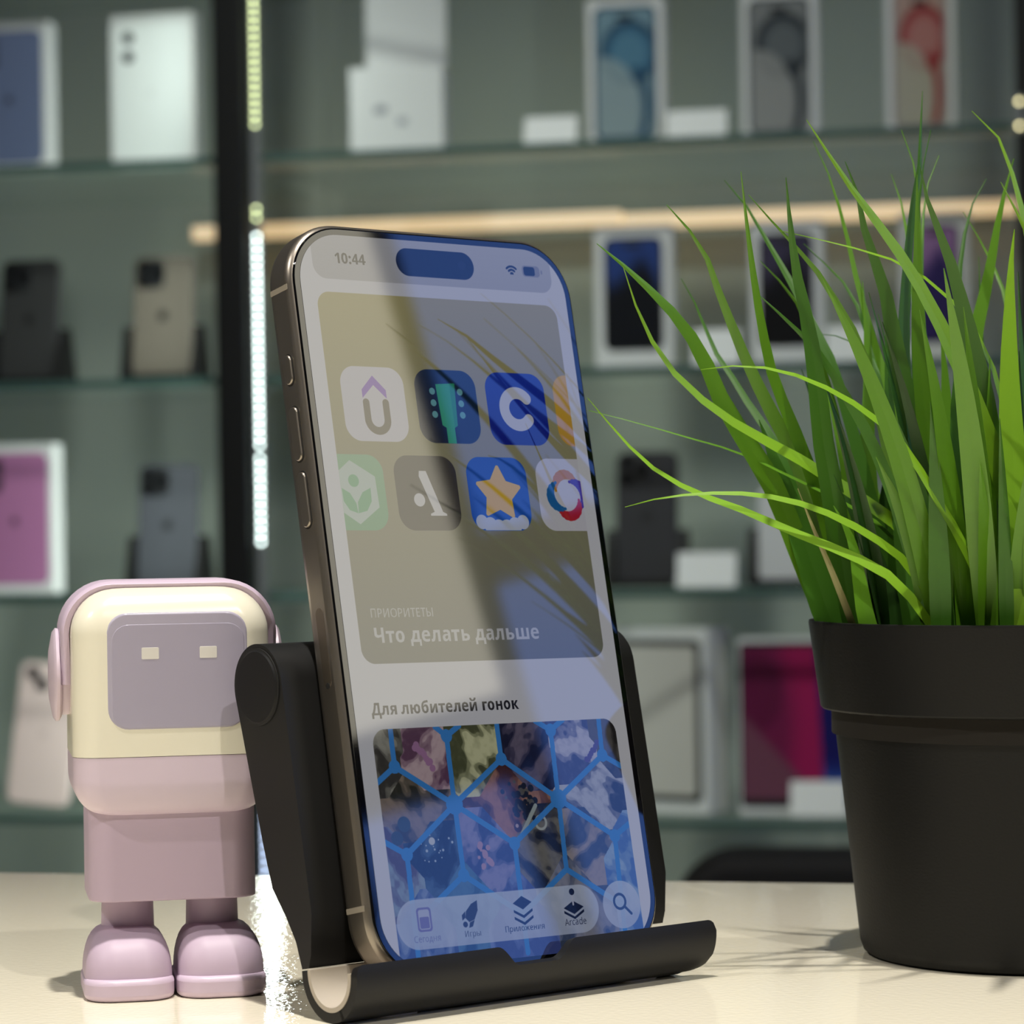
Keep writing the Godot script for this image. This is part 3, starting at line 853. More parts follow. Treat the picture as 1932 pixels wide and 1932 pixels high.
func phone_stand() -> void:
	var o := thing("phone_stand", "black folding phone stand with a grey lined tray, holding the phone", "phone stand", stand_frame())
	var c := Vector2(-5.2, 9.1)
	# back plate and the rear half of the tray, one profile of (z, y)
	var p := PackedVector2Array()
	p.append_array(PackedVector2Array([Vector2(-12.4, 9.4), Vector2(-14.6, 9.0), Vector2(-16.6, 14.0), Vector2(-20.0, 18.6), Vector2(-24.4, 23.4), Vector2(-27.6, 32.0)]))
	p.append_array(arc(Vector2(-28.5, 61.9), 8.3, 194, 12, 26))
	p.append_array(PackedVector2Array([Vector2(-15.6, 41.0), Vector2(-11.2, 20.0), Vector2(-11.6, 12.0)]))
	for i in p.size(): p[i] *= MM
	var s := Shape.new(); s.extrude(p, -0.0442, 0.0442)
	part(o, "back_plate", s, M.black, "", 30.0)
	p = arc(c, 9.05, -58, -178, 24)
	p.append_array(arc(c, 7.1, 182, 302, 24))
	for i in p.size(): p[i] *= MM
	s = Shape.new(); s.extrude(p, -0.0445, 0.0395)
	part(o, "tray", s, M.black, "", 30.0)
	# curved front lip: columns along x, each an arc; notch in the middle, rounded right end
	s = Shape.new()
	s.begin()
	var xs := []
	var n := 150
	for i in n + 1: xs.append(-44.5 + 89.0 * i / n)
	var outer := []; var inner := []
	var m := 14
	for x in xs:
		var hi := 17.0
		var lo := -64.0
		var d := absf(x + 1.6)                       # notch
		if d < 9.6:
			var f := clampf((9.6 - d) / 5.0, 0, 1)
			hi -= 25.0 * f * f * (3 - 2 * f)
		var e: float = 44.5 - x
		if e < 2.0: hi -= (2.0 - sqrt(maxf(4.0 - (2.0 - e) * (2.0 - e), 0))) * 7.0
		if e < 4.8: lo += (4.8 - sqrt(maxf(23.04 - (4.8 - e) * (4.8 - e), 0))) * 7.0
		e = x + 44.5
		if e < 1.6: hi -= (1.6 - sqrt(maxf(2.56 - (1.6 - e) * (1.6 - e), 0))) * 7.0
		var co := PackedVector3Array(); var ci := PackedVector3Array()
		for k in m + 1:
			var a := deg_to_rad(lerpf(hi, lo, float(k) / m))
			co.append(Vector3(x, c.y + 9.05 * sin(a), c.x + 9.05 * cos(a)) * MM)
			ci.append(Vector3(x, c.y + 7.1 * sin(a), c.x + 7.1 * cos(a)) * MM)
		outer.append(co); inner.append(ci)
	for i in n:
		for k in m:
			s.quad(outer[i][k], outer[i][k + 1], outer[i + 1][k + 1], outer[i + 1][k])
			s.quad(inner[i][k + 1], inner[i][k], inner[i + 1][k], inner[i + 1][k + 1])
		s.quad(outer[i][0], outer[i + 1][0], inner[i + 1][0], inner[i][0])
		s.quad(outer[i + 1][m], outer[i][m], inner[i][m], inner[i + 1][m])
	for k in m:
		s.quad(outer[0][k + 1], outer[0][k], inner[0][k], inner[0][k + 1])
		s.quad(outer[n][k], outer[n][k + 1], inner[n][k + 1], inner[n][k])
	s.close()
	part(o, "front_lip", s, M.black)
	# grey lining of the tray, cut away at the notch
	s = Shape.new()
	for seg in [[-44.6, -12.2, 8.0], [-12.2, 9.0, -16.0], [9.0, 40.0, 8.0]]:
		p = arc(c, 7.06, seg[2], -182, 40)
		p.append_array(arc(c, 6.15, -182, seg[2], 40))
		for i in p.size(): p[i] *= MM
		s.extrude(p, seg[0] * MM, seg[1] * MM)
	part(o, "tray_lining", s, M.rubber, "light grey rubber lining")
	# hinge caps at both ends of the thick top edge
	for e in [-1.0, 1.0]:
		var t := Transform3D(Basis(Vector3.BACK, -e * PI / 2), Vector3(e * 44.2, 61.9, -28.5) * MM)
		s = Shape.new(); s.lathe(t, [Vector2(0, 0.0002), Vector2(0.0075, 0.0002), Vector2(0.0075, -0.001), Vector2(0, -0.001)], 48)
		var ring := part(o, "hinge_groove", s, M.groove)
		s = Shape.new(); s.lathe(t, [Vector2(0, 0.0005), Vector2(0.0068, 0.0005), Vector2(0.0071, 0.0002), Vector2(0.0071, -0.001), Vector2(0, -0.001)], 48)
		part(ring, "hinge_cap", s, M.black_cap)
	# rear leg from the hinge to the counter
	p = PackedVector2Array([Vector2(-33.0, 58.0), Vector2(-84.0, 0.6), Vector2(-83.0, 0.0), Vector2(-77.0, 0.0), Vector2(-28.5, 55.0)])
	for i in p.size(): p[i] *= MM
	s = Shape.new(); s.extrude(p, 0.006, 0.036)
	part(o, "rear_leg", s, M.black)
	for x in [-30.0, 30.0]:
		s = Shape.new(); s.plate(Transform3D(Basis(Vector3.RIGHT, PI / 2), Vector3(x, 0.35, -5.2) * MM), 0.010, 0.005, 0.0007, 0.002, 0.0002, 0.0002)
		part(o, "foot_pad", s, M.rubber)

# ---------------------------------------------------------------- the phone; origin at the middle of its lower edge, x to the right, y up the glass, z out of the glass
func phone() -> void:
	var r := Vector3(0.7888021, -0.01692451, -0.6144142)
	var u := Vector3(-0.11875031, 0.97659092, -0.1793559)
	var n := Vector3(0.60306684, 0.21443818, 0.76832717)
	var at := Vector3(-24.686, 994.0 - 84.884, -545.512) + r * 33.3 - u * 2.4
	var o := thing("smartphone", "titanium smartphone with a lit app page, standing in the black stand", "phone", Transform3D(Basis(r, u, n).orthonormalized(), at * MM))
	var s := Shape.new(); s.plate(flat_at(0, 74.8, -4.2), 0.0715, 0.1496, 0.0081, 0.0127, 0.0017, 0.0017, 14)
	var frame := part(o, "metal_frame", s, M.titanium, "brushed titanium frame")
	s = Shape.new(); s.plate(flat_at(0, 74.8, -0.55), 0.0698, 0.1479, 0.0010, 0.0119, 0.0004, 0.0002, 14)
	part(o, "front_glass", s, M.gloss, "black glossy front glass")
	s = Shape.new(); s.plate(flat_at(0, 74.8, -8.2), 0.0692, 0.1473, 0.0006, 0.0116, 0.0002, 0.0002, 14)
	part(o, "back_glass", s, mat(176, 166, 150, 0.35))
	# display: a thin sheet with the picture
	s = Shape.new()
	var ring := Shape.rr(flat_at(0, 74.8, 0), 0.0666, 0.1448, 0.0102, 0.0, 0.0, 16)
	for i in ring.size():
		s.tri(Vector3(0, 0.0748, 0), ring[(i + 1) % ring.size()], ring[i])
	for q in s.v: s.uv.append(Vector2(q.x / 0.0666 + 0.5, 1.0 - (q.y - 0.0024) / 0.1448))
	var lit := StandardMaterial3D.new()
	lit.albedo_color = Color(0.012, 0.012, 0.016)
	lit.roughness = 0.03
	lit.emission_enabled = true
	lit.emission = Color.WHITE
	lit.emission_operator = BaseMaterial3D.EMISSION_OP_MULTIPLY
	lit.emission_texture = draw_display()
	lit.emission_energy_multiplier = SCREEN
	lit.texture_repeat = false
	var d := part(o, "display", s, lit, "lit display with an app page in Russian")
	d.position = Vector3(0, 0, 0.00002)
	# left edge: keys, card tray, antenna bands
	var left := Basis(Vector3.UP, -PI / 2)
	for k in [[114.7, 120.6], [99.4, 110.2], [86.2, 97.2]]:
		s = Shape.new()
		s.plate(Transform3D(left, Vector3(-35.75, (k[0] + k[1]) / 2 + 2.4, -4.0) * MM), 0.0026, (k[1] - k[0]) * MM, 0.0011, 0.0013, 0.0003, 0.0001, 6)
		part(o, "side_key", s, M.titanium)
		s = Shape.new()
		s.plate(Transform3D(left, Vector3(-35.75, (k[0] + k[1]) / 2 + 2.4, -4.0) * MM), 0.0031, (k[1] - k[0]) * MM + 0.0005, 0.00012, 0.0015, 0.00002, 0.00002, 6)
		part(o, "key_gap", s, M.hole)
	s = Shape.new(); s.plate(Transform3D(left, Vector3(-35.75, 65.0, -4.0) * MM), 0.0026, 0.0155, 0.0001, 0.0013, 0.00002, 0.00002, 8)
	part(o, "card_tray", s, mat(120, 110, 98, 0.4, 0.9))
	s = Shape.new(); s.lathe(Transform3D(Basis(Vector3.BACK, PI / 2), Vector3(-35.8, 57.6, -4.0) * MM), [Vector2(0, 0.0001), Vector2(0.0006, 0.0001), Vector2(0.0006, -0.0001), Vector2(0, -0.0001)], 16)
	part(o, "tray_hole", s, M.hole)
	for y in [136.3, 14.7]:
		s = Shape.new(); s.plate(Transform3D(left, Vector3(-35.75, y, -4.2) * MM), 0.0060, 0.0011, 0.00008, 0.0001, 0.00002, 0.00002, 2)
		part(o, "antenna_band", s, M.titanium_pale)
	# camera plateau on the back
	s = Shape.new(); s.plate(flat_at(14.5, 127, -9.2), 0.036, 0.036, 0.0018, 0.009, 0.0005, 0.0008, 10)
	var hump := part(o, "camera_plateau", s, mat(160, 150, 136, 0.3))
	for q in [[22.5, 135.5], [22.5, 118.5], [6.5, 127.0]]:
		s = Shape.new(); s.lathe(Transform3D(Basis(Vector3.RIGHT, -PI / 2), Vector3(q[0], q[1], -10.1) * MM), [Vector2(0, 0.0014), Vector2(0.0070, 0.0014), Vector2(0.0076, 0.0008), Vector2(0.0076, -0.001), Vector2(0, -0.001)], 28)
		part(hump, "camera_lens", s, M.lens)

const SCREEN := 0.28

# ---------------------------------------------------------------- robot figure; z to its front
func robot() -> void:
	var o := thing("robot_figure", "small mauve and cream robot figure with headphones beside the phone stand", "robot figure", Transform3D(Basis(Vector3.UP, deg_to_rad(11.0)), Vector3(-70.6 * MM, TOP, -0.591)))
	var s := Shape.new()
	# feet and legs
	for e in [-1.0, 1.0]:
		s = Shape.new(); s.plate(Transform3D(Basis(Vector3.RIGHT, -PI / 2), Vector3(e * 9.1, 2.2, 6.2) * MM), 0.0178, 0.0255, 0.0044, 0.0060, 0.0011, 0.0012, 8)
		var foot := part(o, "sole", s, M.mauve)
		s = Shape.new()
		var rings := []
		for k in 9:
			var a := PI / 2 * k / 8.0
			var w := 16.6 * pow(cos(a), 0.42) + 0.6
			var y := 4.2 + 9.0 * sin(a)
			var back := -5.2 + 1.4 * sin(a)
			var front := lerpf(17.8, 4.6, 1.0 - pow(cos(a), 0.62))
			rings.append(Shape.rr(Transform3D(Basis(Vector3.RIGHT, -PI / 2), Vector3(e * 9.1, y, (front + back) / 2) * MM), w * MM, (front - back) * MM, minf(w, front - back) * 0.34 * MM, 0, 0, 8))
		s.loft(rings)
		part(foot, "shoe", s, M.mauve_deep)
		s = Shape.new(); s.lathe(flat_at(e * 8.5, 9.0, 0.5), [Vector2(0, 0), Vector2(0.0054, 0), Vector2(0.0051, 0.012), Vector2(0, 0.012)], 28)
		part(o, "leg", s, M.mauve_deep)
	# torso
	s = Shape.new(); s.plate(Transform3D(Basis(Vector3.RIGHT, -PI / 2), Vector3(0, 29.0, 0) * MM), 0.0332, 0.0270, 0.0200, 0.0050, 0.0004, 0.0004, 8)
	part(o, "torso", s, M.mauve_deep)
	# head: lower mauve shell and upper cream shell, rounded at the front
	s = Shape.new(); head_shell(s, 39.0, 36.2, 50.4, 0.0, true)
	part(o, "lower_head", s, M.mauve_pink)
	s = Shape.new(); head_shell(s, 39.0, 47.9, 81.0, 0.0, false)
	var face := part(o, "upper_head", s, M.cream, "cream upper head")
	s = Shape.new(); s.plate(flat_at(1.0, 64.6, 16.30), 0.0280, 0.0232, 0.0016, 0.0044, 0.0005, 0.0002, 8)
	var visor := part(face, "visor", s, M.visor, "greyish lilac face screen")
	# raised rim line inside the face screen
	s = Shape.new(); s.plate(flat_at(1.2, 63.7, 16.98), 0.0262, 0.0206, 0.0004, 0.0034, 0.00025, 0.0001, 8)
	var pane := part(o, "visor_pane", s, mat(166, 160, 178, 0.12), "glossy inner face pane")
	for x in [-5.7, 5.7]:
		s = Shape.new(); s.plate(flat_at(x + 1.4, 68.2, 17.13), 0.0034, 0.0023, 0.0002, 0.0002, 0.00004, 0.00004, 2)
		part(pane, "eye", s, M.eye)
	# headphones
	s = Shape.new()
	var bands := []
	var path := []
	path.append(Vector2(-20.4, 62.0))
	for q in arc(Vector2(-11.0, 71.9), 9.6, 180, 90, 10): path.append(q)
	for q in arc(Vector2(11.0, 71.9), 9.6, 90, 0, 10): path.append(q)
	path.append(Vector2(20.4, 62.0))
	for i in path.size():
		var q: Vector2 = path[i]
		var d: Vector2 = (path[mini(i + 1, path.size() - 1)] - path[maxi(i - 1, 0)]).normalized()
		var nn := Vector2(-d.y, d.x)
		var rr2 := PackedVector3Array()
		for w in [[-0.9, -9.0], [-0.9, 9.0], [0.2, 9.6], [0.9, 8.8], [0.9, -8.8], [0.2, -9.6]]:
			rr2.append(Vector3(q.x + nn.x * w[0], q.y + nn.y * w[0], w[1]) * MM)
		bands.append(rr2)
	s.loft(bands)
	part(o, "headband", s, M.mauve)
	for e in [-1.0, 1.0]:
		var t := Transform3D(Basis(Vector3.BACK, -e * PI / 2), Vector3(e * 19.4, 63.6, 0) * MM)
		s = Shape.new(); s.lathe(t, [Vector2(0, 0), Vector2(0.0080, 0), Vector2(0.0082, 0.0012), Vector2(0.0078, 0.0020), Vector2(0, 0.0020)], 36)
		var stem := part(o, "ear_cup", s, M.mauve_pink)
		s = Shape.new(); s.lathe(t, [Vector2(0, 0.0016), Vector2(0.0084, 0.0017), Vector2(0.0093, 0.0022), Vector2(0.0094, 0.0028), Vector2(0.0086, 0.0034), Vector2(0.0050, 0.0041), Vector2(0, 0.0043)], 40)
		part(stem, "ear_disc", s, M.mauve_pink)

# head shell between two heights: a rounded box, 39 mm wide and 34 deep, whose lower or upper edge is rounded
func head_shell(s: Shape, w: float, y0: float, y1: float, z: float, lower: bool) -> void:
	var rings := []
	var d := 34.0
	var up := Basis(Vector3.RIGHT, -PI / 2)
	var r := 5.5
	if lower:
		for k in 9:
			var a := PI / 2 * k / 8.0
			var i := 6.4 * (1.0 - sin(a))
			rings.append(Shape.rr(Transform3D(up, Vector3(0, y0 + 7.0 * (1.0 - cos(a)), z) * MM), (w - 2 * i) * MM, (d - 2 * i * 0.55) * MM, (r - i * 0.3) * MM, 0, 0, 10))
		rings.append(Shape.rr(Transform3D(up, Vector3(0, y1 - 2.6, z) * MM), w * MM, d * MM, r * MM, 0, 0, 10))
	else:
		rings.append(Shape.rr(Transform3D(up, Vector3(0, y0, z) * MM), (w + 0.1) * MM, (d + 0.1) * MM, r * MM, 0, 0, 10))
		for k in 11:
			var a := PI / 2 * k / 10.0
			var i := 9.0 * (1.0 - cos(a))
			rings.append(Shape.rr(Transform3D(up, Vector3(0, y1 - 9.0 + 9.0 * sin(a), z) * MM), (w + 0.1 - 2 * i) * MM, (d + 0.1 - 2 * i * 0.8) * MM, (r - i * 0.2) * MM, 0, 0, 10))
	s.loft(rings)

# ---------------------------------------------------------------- plastic grass in a black pot
func plant() -> void:
	var at := Vector3(108.5 * MM, TOP, -0.620)
	var o := thing("potted_plant", "bright green artificial grass in a black plastic pot right of the phone", "potted plant", Transform3D(Basis(), at))
	var s := Shape.new()
	var prof := []
	for q in [[0, 0.0], [33.6, 0.0], [34.9, 0.9], [35.6, 3.0], [40.6, 51.6], [41.1, 52.2], [42.9, 52.3], [43.3, 52.8], [45.6, 70.4], [45.5, 71.0], [44.9, 71.1], [44.2, 70.6], [42.2, 55.0], [40.0, 52.0], [39.6, 48.0], [0, 48.0]]: prof.append(Vector2(q[0], q[1]) * MM)
	s.lathe(Transform3D(), prof, 96)
	part(o, "pot", s, M.pot, "black tapered pot with a wide rim band", 50.0)
	s = Shape.new(); s.lathe(Transform3D(), [Vector2(0, 0.047), Vector2(0.041, 0.047), Vector2(0.041, 0.062), Vector2(0, 0.064)], 48)
	part(o, "soil", s, M.soil)
	var greens := []
	for c in [[122, 168, 30], [92, 142, 26], [62, 110, 24], [40, 78, 18]]:
		var m := mat(c[0], c[1], c[2], 0.42)
		m.backlight_enabled = true
		m.backlight = Color(0.18, 0.30, 0.04)
		greens.append(m)
	var straw := mat(150, 146, 96, 0.5)
	for k in BLADES.size():
		var b: Array = BLADES[k]
		var path := PackedVector3Array()
		var flat: Array = b[2]
		for i in range(0, flat.size(), 3): path.append(Vector3(flat[i], flat[i + 1], flat[i + 2]))
		path.reverse()
		blade(o, path, b[0], b[1], straw if k == 29 else greens[0 if k in [1, 8, 9, 12, 14, 15, 23, 25, 26] else 1 + k % 2])
	# more blades standing between them
	rng.seed = 21
	for k in 130:
		var a := rng.randf() * TAU
		var rad := 37.0 * sqrt(rng.randf())
		var root := Vector3(rad * cos(a), 60.0, rad * sin(a))
		var out := Vector3(root.x, 0, root.z) / 37.0
		var h := rng.randf_range(34.0, 72.0)
		if k % 6 == 0: h = rng.randf_range(70.0, 104.0)
		if k % 7 == 1:                              # some arch over the rim towards the front
			a = rng.randf_range(0.30, 0.80) * PI
			root = Vector3(30.0 * cos(a), 60.0, 30.0 * sin(a))
			out = Vector3(-0.35 + 0.6 * cos(a), 0, 1.5)
			h = rng.randf_range(46.0, 92.0)
		var lean := out * h * rng.randf_range(0.05, 0.32) + Vector3(rng.randfn(0, 0.07), 0, rng.randfn(0, 0.07)) * h
		var path := PackedVector3Array()
		for i in 6:
			var f := i / 5.0
			path.append(root + Vector3(0, h * f * (1.0 - 0.08 * f), 0) + lean * (f * 0.35 + f * f * 0.65))
		blade(o, path, rng.randf_range(2.6, 4.8), rng.randf_range(-70, 70), greens[1 if k % 7 == 1 else [2, 3, 3, 1][k % 4]])

func blade(o: Node3D, path: PackedVector3Array, width: float, twist: float, m: Material) -> void:
	var curve := Curve3D.new()
	for i in path.size():
		var t := (path[mini(i + 1, path.size() - 1)] - path[maxi(i - 1, 0)]) / 6.0
		curve.add_point(path[i], -t, t)
	var len := curve.get_baked_length()
	var n := 15
	var rings := []
	var view := Vector3(-0.15, 0.0, 1.0).normalized()
	for i in n + 1:
		var f := float(i) / n
		var p := curve.sample_baked(len * f, true)
		var q := curve.sample_baked(minf(len, len * f + 1.0), true) - curve.sample_baked(maxf(0, len * f - 1.0), true)
		q = q.normalized()
		var side := q.cross(view).normalized()
		side = side.rotated(q, deg_to_rad(twist + 18.0 * sin(f * 2.5)))
		var nn := side.cross(q).normalized()
		var w := width * 1.15 * (0.72 + 0.28 * smoothstep(0.0, 0.3, f))
		if f > 0.3: w = width * 1.15 * (1.0 - pow((f - 0.3) / 0.7, 1.7))
		w = maxf(w, 0.16)
		var ring := PackedVector3Array()
		for e in [[-0.5, 0.10], [-0.02, -0.02], [0.02, -0.02], [0.5, 0.10], [0.02, 0.05], [-0.02, 0.05]]:
			ring.append((p + side * (e[0] * w) + nn * (e[1] * w * 1.0 + (0.12 if e[1] == 0.05 else 0.0))) * MM)
		rings.append(ring)
	var s := Shape.new()
	s.loft(rings)
	part(o, "grass_blade", s, m)

# ---------------------------------------------------------------- goods on the shelves
func shelf_goods() -> void:
	var a: float = SHELVES[0] + 4.6
	var b: float = SHELVES[1] + 4.6
	var c: float = SHELVES[2] + 4.6
	var d: float = SHELVES[3] + 4.6
	# left cabinet
	back_box("white carton with a blue-grey phone pictured on it, top left corner", -586, 84, 157, a, mat(96, 107, 138, 0.5), true)
	back_box("plain white carton with two dark camera dots, beside the thick post on the top shelf", -433, 90, 158, a, mat(218, 222, 220, 0.45), false)
	back_box("white carton with a pink phone pictured on it, left of the grey phone", -587, 85, 156, c, mat(170, 110, 152, 0.5), true)
	shelf_phone("dark grey phone standing back to front on a shelf stand, far left", -563, 65, 129, b, mat(44, 44, 44, 0.5), 0, 3)
	shelf_phone("pale titanium phone standing back to front on a black shelf stand", -416, 66, 128, b, mat(104, 97, 87, 0.45), 0, 3)
	shelf_phone("blue-grey phone on a black shelf stand above the robot's head", -414, 65, 130, c, mat(64, 66, 72, 0.5), 0, 3)
	shelf_phone("pale pink phone leaning on the lowest shelf left of the robot", -562, 69, 149, d, mat(214, 192, 186, 0.45), 5, 2)
	# right cabinet, top shelf
	plain_box("tall plain white carton at the back left of the wide cabinet", -168, 83, 172, a, 30, -100, 12)
	plain_box("short plain white carton standing before the tall white carton", -174, 96, 90, a, 40, -55, 4)
	wave_box("white carton showing a blue phone, leftmost of three on the top right shelf", 70, 78, 148, a, rgb(34, 66, 92), rgb(70, 116, 144), rgb(140, 156, 160), rgb(60, 84, 104))
	wave_box("white carton showing a black and grey phone, middle of three on the top right shelf", 225, 76, 148, a, rgb(40, 46, 52), rgb(86, 92, 96), rgb(146, 146, 144), rgb(92, 96, 98))
	wave_box("white carton showing a red and pink phone, rightmost on the top shelf", 367, 68, 148, a, rgb(140, 40, 44), rgb(176, 110, 108), rgb(172, 168, 152), rgb(150, 138, 136))
	dark_box("white carton showing a phone with a dark blue screen, right of the phone", 75, 78, 143, b, rgb(40, 62, 120), rgb(14, 16, 24))
	dark_box("white carton showing a phone with a black screen, behind the grass", 231, 72, 142, b, rgb(60, 54, 76), rgb(14, 14, 18))
	dark_box("white carton showing a phone with a purple screen, behind the tall grass", 378, 67, 145, b, rgb(150, 112, 160), rgb(48, 36, 92))
	shelf_phone("black phone on a black stand between the big phone and the grass", 91, 62, 133, c, mat(36, 36, 40, 0.5), 0, 3)
	shelf_phone("white phone on a black stand half hidden by the grass", 234, 62, 96, c, mat(196, 196, 196, 0.5), 0, 0)
	tablet_box("white carton showing a pale tablet with a dark border, on the lowest shelf", 60, 128, 184, d, false)
	tablet_box("white carton showing a tablet with a magenta and blue picture beside the pot", 214, 130, 174, d, true)
	# price cards
	for t in [["small white price card left of the blue phone carton", 8, 54, 32, a], ["white price card between the blue and black phone cartons", 152, 60, 32, a], ["white price card right of the dark blue carton, behind thin grass", 175, 47, 37, b],
		["white price card right of the black screen carton, behind the grass", 307, 46, 37, b], ["white price card at the foot of the black phone", 156, 59, 35, c], ["white price card before the magenta tablet carton", 265, 55, 35, d]]:
		var o := thing("price_card", t[0], "price card", at_shelf(t[1] + t[2] / 2.0, t[4], -42), "price cards on the shelves")
		var s := Shape.new()
		s.plate(Transform3D(Basis(Vector3.RIGHT, deg_to_rad(-14)), Vector3(0, t[3] * 0.49, -4) * MM), t[2] * MM, t[3] * MM, 0.0016, 0.002, 0.0004, 0.0004, 4)
		part(o, "card", s, M.tag)
		s = Shape.new(); s.plate(Transform3D(Basis(Vector3.RIGHT, PI / 2), Vector3(0, 0.8, -8) * MM), t[2] * MM, 0.016, 0.0014, 0.002, 0.0004, 0.0004, 4)
		part(o, "base", s, M.tag)

func carton(label: String, x: float, w: float, h: float, y: float, depth := 28.0, t := -60.0, turn := 0.0) -> Node3D:
	var o := thing("phone_carton", label, "carton", at_shelf(x + w / 2, y, t, turn), "product cartons on the shelves")
	var s := Shape.new(); s.box(Vector3(0, h / 2, -depth * 0.31) * MM, Vector3(w, h, depth * 0.62) * MM, 0.0008)
	part(o, "lid", s, M.carton)
	s = Shape.new(); s.box(Vector3(0, h / 2, -depth * 0.81) * MM, Vector3(w - 0.6, h - 0.6, depth * 0.36) * MM, 0.0008)
	part(o, "tray", s, M.carton)
	return o

func plain_box(label: String, x: float, w: float, h: float, y: float, depth: float, t: float, turn: float) -> void:
	var o := carton(label, x, w, h, y, depth, t, turn)
	rng.seed = int(h)
	for k in 3:
		var s := Shape.new()
		var q := Vector2(rng.randf_range(-0.25, 0.25) * w, rng.randf_range(0.35, 0.85) * h)
		s.plate(flat_at(q.x, q.y, 0.05), 0.011, 0.008, 0.0002, 0.003, 0.00003, 0.00003, 5)
		part(o, "printed_mark", s, mat(158, 160, 166, 0.5))

func logo_shape(k: float) -> PackedVector2Array:
	var body := PackedVector2Array()
	for i in 40:
		var a := TAU * i / 40
		var x := 0.9 * cos(a) * (1.0 - 0.10 * sin(-a))
		var y := 0.95 * sin(a)
		y -= 0.20 * exp(-x * x / 0.06) * signf(sin(a))
		body.append(Vector2(x, y))
	var bite := PackedVector2Array()
	for i in 24: bite.append((Vector2(1.12, 0.12) + Vector2(cos(TAU * i / 24), sin(TAU * i / 24)) * 0.42))
	var cut := Geometry2D.clip_polygons(body, bite)
	var out: PackedVector2Array = cut[0] if cut.size() else body
	for i in out.size(): out[i] *= k * MM
	return out

func emblem(o: Node, at: Vector3, k: float, m: Material) -> void:
	var s := Shape.new()
	s.stamp(Transform3D(Basis(), at * MM), logo_shape(k), 0.0, 0.00015)
	var leaf := PackedVector2Array()
	for i in 16:
		var a := TAU * i / 16
		leaf.append((Vector2(0.16, 1.12) + (Vector2(0.32 * cos(a), 0.14 * sin(a))).rotated(0.9)) * k * MM)
	s.stamp(Transform3D(Basis(), at * MM), leaf, 0.0, 0.00015)
	part(o, "emblem", s, m)

# carton with the back of a phone pictured on its front
func back_box(label: String, x: float, w: float, h: float, y: float, m: StandardMaterial3D, bold: bool) -> void:
	var o := carton(label, x, w, h, y)
	var s := Shape.new(); s.plate(flat_at(-1, h / 2, 0.1), (w - 10) * MM, (h - 18) * MM, 0.0004, 0.010, 0.0001, 0.0001, 8)
	var pic := part(o, "phone_picture", s, m)
	var dark := m.duplicate() as StandardMaterial3D
	dark.albedo_color = m.albedo_color * (0.55 if bold else 0.97)
	if bold:
		s = Shape.new(); s.plate(flat_at(-w * 0.5 + 20, h - 32, 0.25), 0.018, 0.038, 0.0006, 0.008, 0.0002, 0.0001, 8)
		part(pic, "camera_patch", s, dark)
	for q in [h - 24.0, h - 44.0]:
		s = Shape.new(); s.lathe(Transform3D(Basis(Vector3.RIGHT, PI / 2), Vector3(-w * 0.5 + 20, q, 0.2) * MM), [Vector2(0, 0.0005), Vector2(0.0062, 0.0005), Vector2(0.0062, -0.0001), Vector2(0, -0.0001)], 20)
		part(pic, "camera_lens", s, M.ink)
	emblem(pic, Vector3(-1, h * 0.48, 0.3), 5.0, dark)

func picture_material(im: Image, rough := 0.3) -> StandardMaterial3D:
	var m := StandardMaterial3D.new()
	m.albedo_texture = ImageTexture.create_from_image(im)
	m.roughness = rough
	m.texture_repeat = false
	return m

func picture(o: Node, called: String, w: float, h: float, r: float, at: Vector3, m: Material) -> void:
	var s := Shape.new()
	s.plate(flat_at(at.x, at.y, at.z), w * MM, h * MM, 0.0004, r * MM, 0.0001, 0.0001, 6)
	for q in s.v: s.uv.append(Vector2((q.x / MM - at.x) / w + 0.5, 0.5 - (q.y / MM - at.y) / h))
	part(o, called, s, m)

func wave_box(label: String, x: float, w: float, h: float, y: float, deep: Color, mid: Color, pale: Color, rim: Color) -> void:
	var o := carton(label, x, w, h, y)
	picture(o, "phone_border", w - 14, h - 14, 9, Vector3(0, h / 2 - 1, 0.1), mat(rim.r8, rim.g8, rim.b8, 0.4))
	var im := Image.create(64, 128, false, Image.FORMAT_RGB8)
	for j in 128:
		for i in 64:
			var u := i / 63.0; var v := j / 127.0
			var d1 := Vector2(u - 0.58, (v - 0.34) * 2.0).length()        # ball of colour
			var d2 := Vector2(u - 0.10, (v - 0.78) * 1.6).length()        # pale lobe
			var c := pale.lerp(mid, clampf(1.3 - v * 1.1, 0, 1) * 0.4)
			c = c.lerp(deep, smoothstep(0.62, 0.40, absf(d1 - 0.42) * 2.2 + 0.3))
			if d1 < 0.42: c = c.lerp(mid, 0.75)
			c = c.lerp(deep, smoothstep(0.12, 0.0, absf(d2 - 0.78)) * (1.0 if v > 0.45 else 0.0))
			if d2 < 0.66: c = c.lerp(pale, 0.85)
			im.set_pixel(i, j, c)
	picture(o, "phone_picture", w - 22, h - 22, 6, Vector3(0, h / 2 - 1, 0.3), picture_material(im))
	picture(o, "camera_island", w * 0.22, 5, 2.4, Vector3(0, h - 20, 0.5), M.ink)

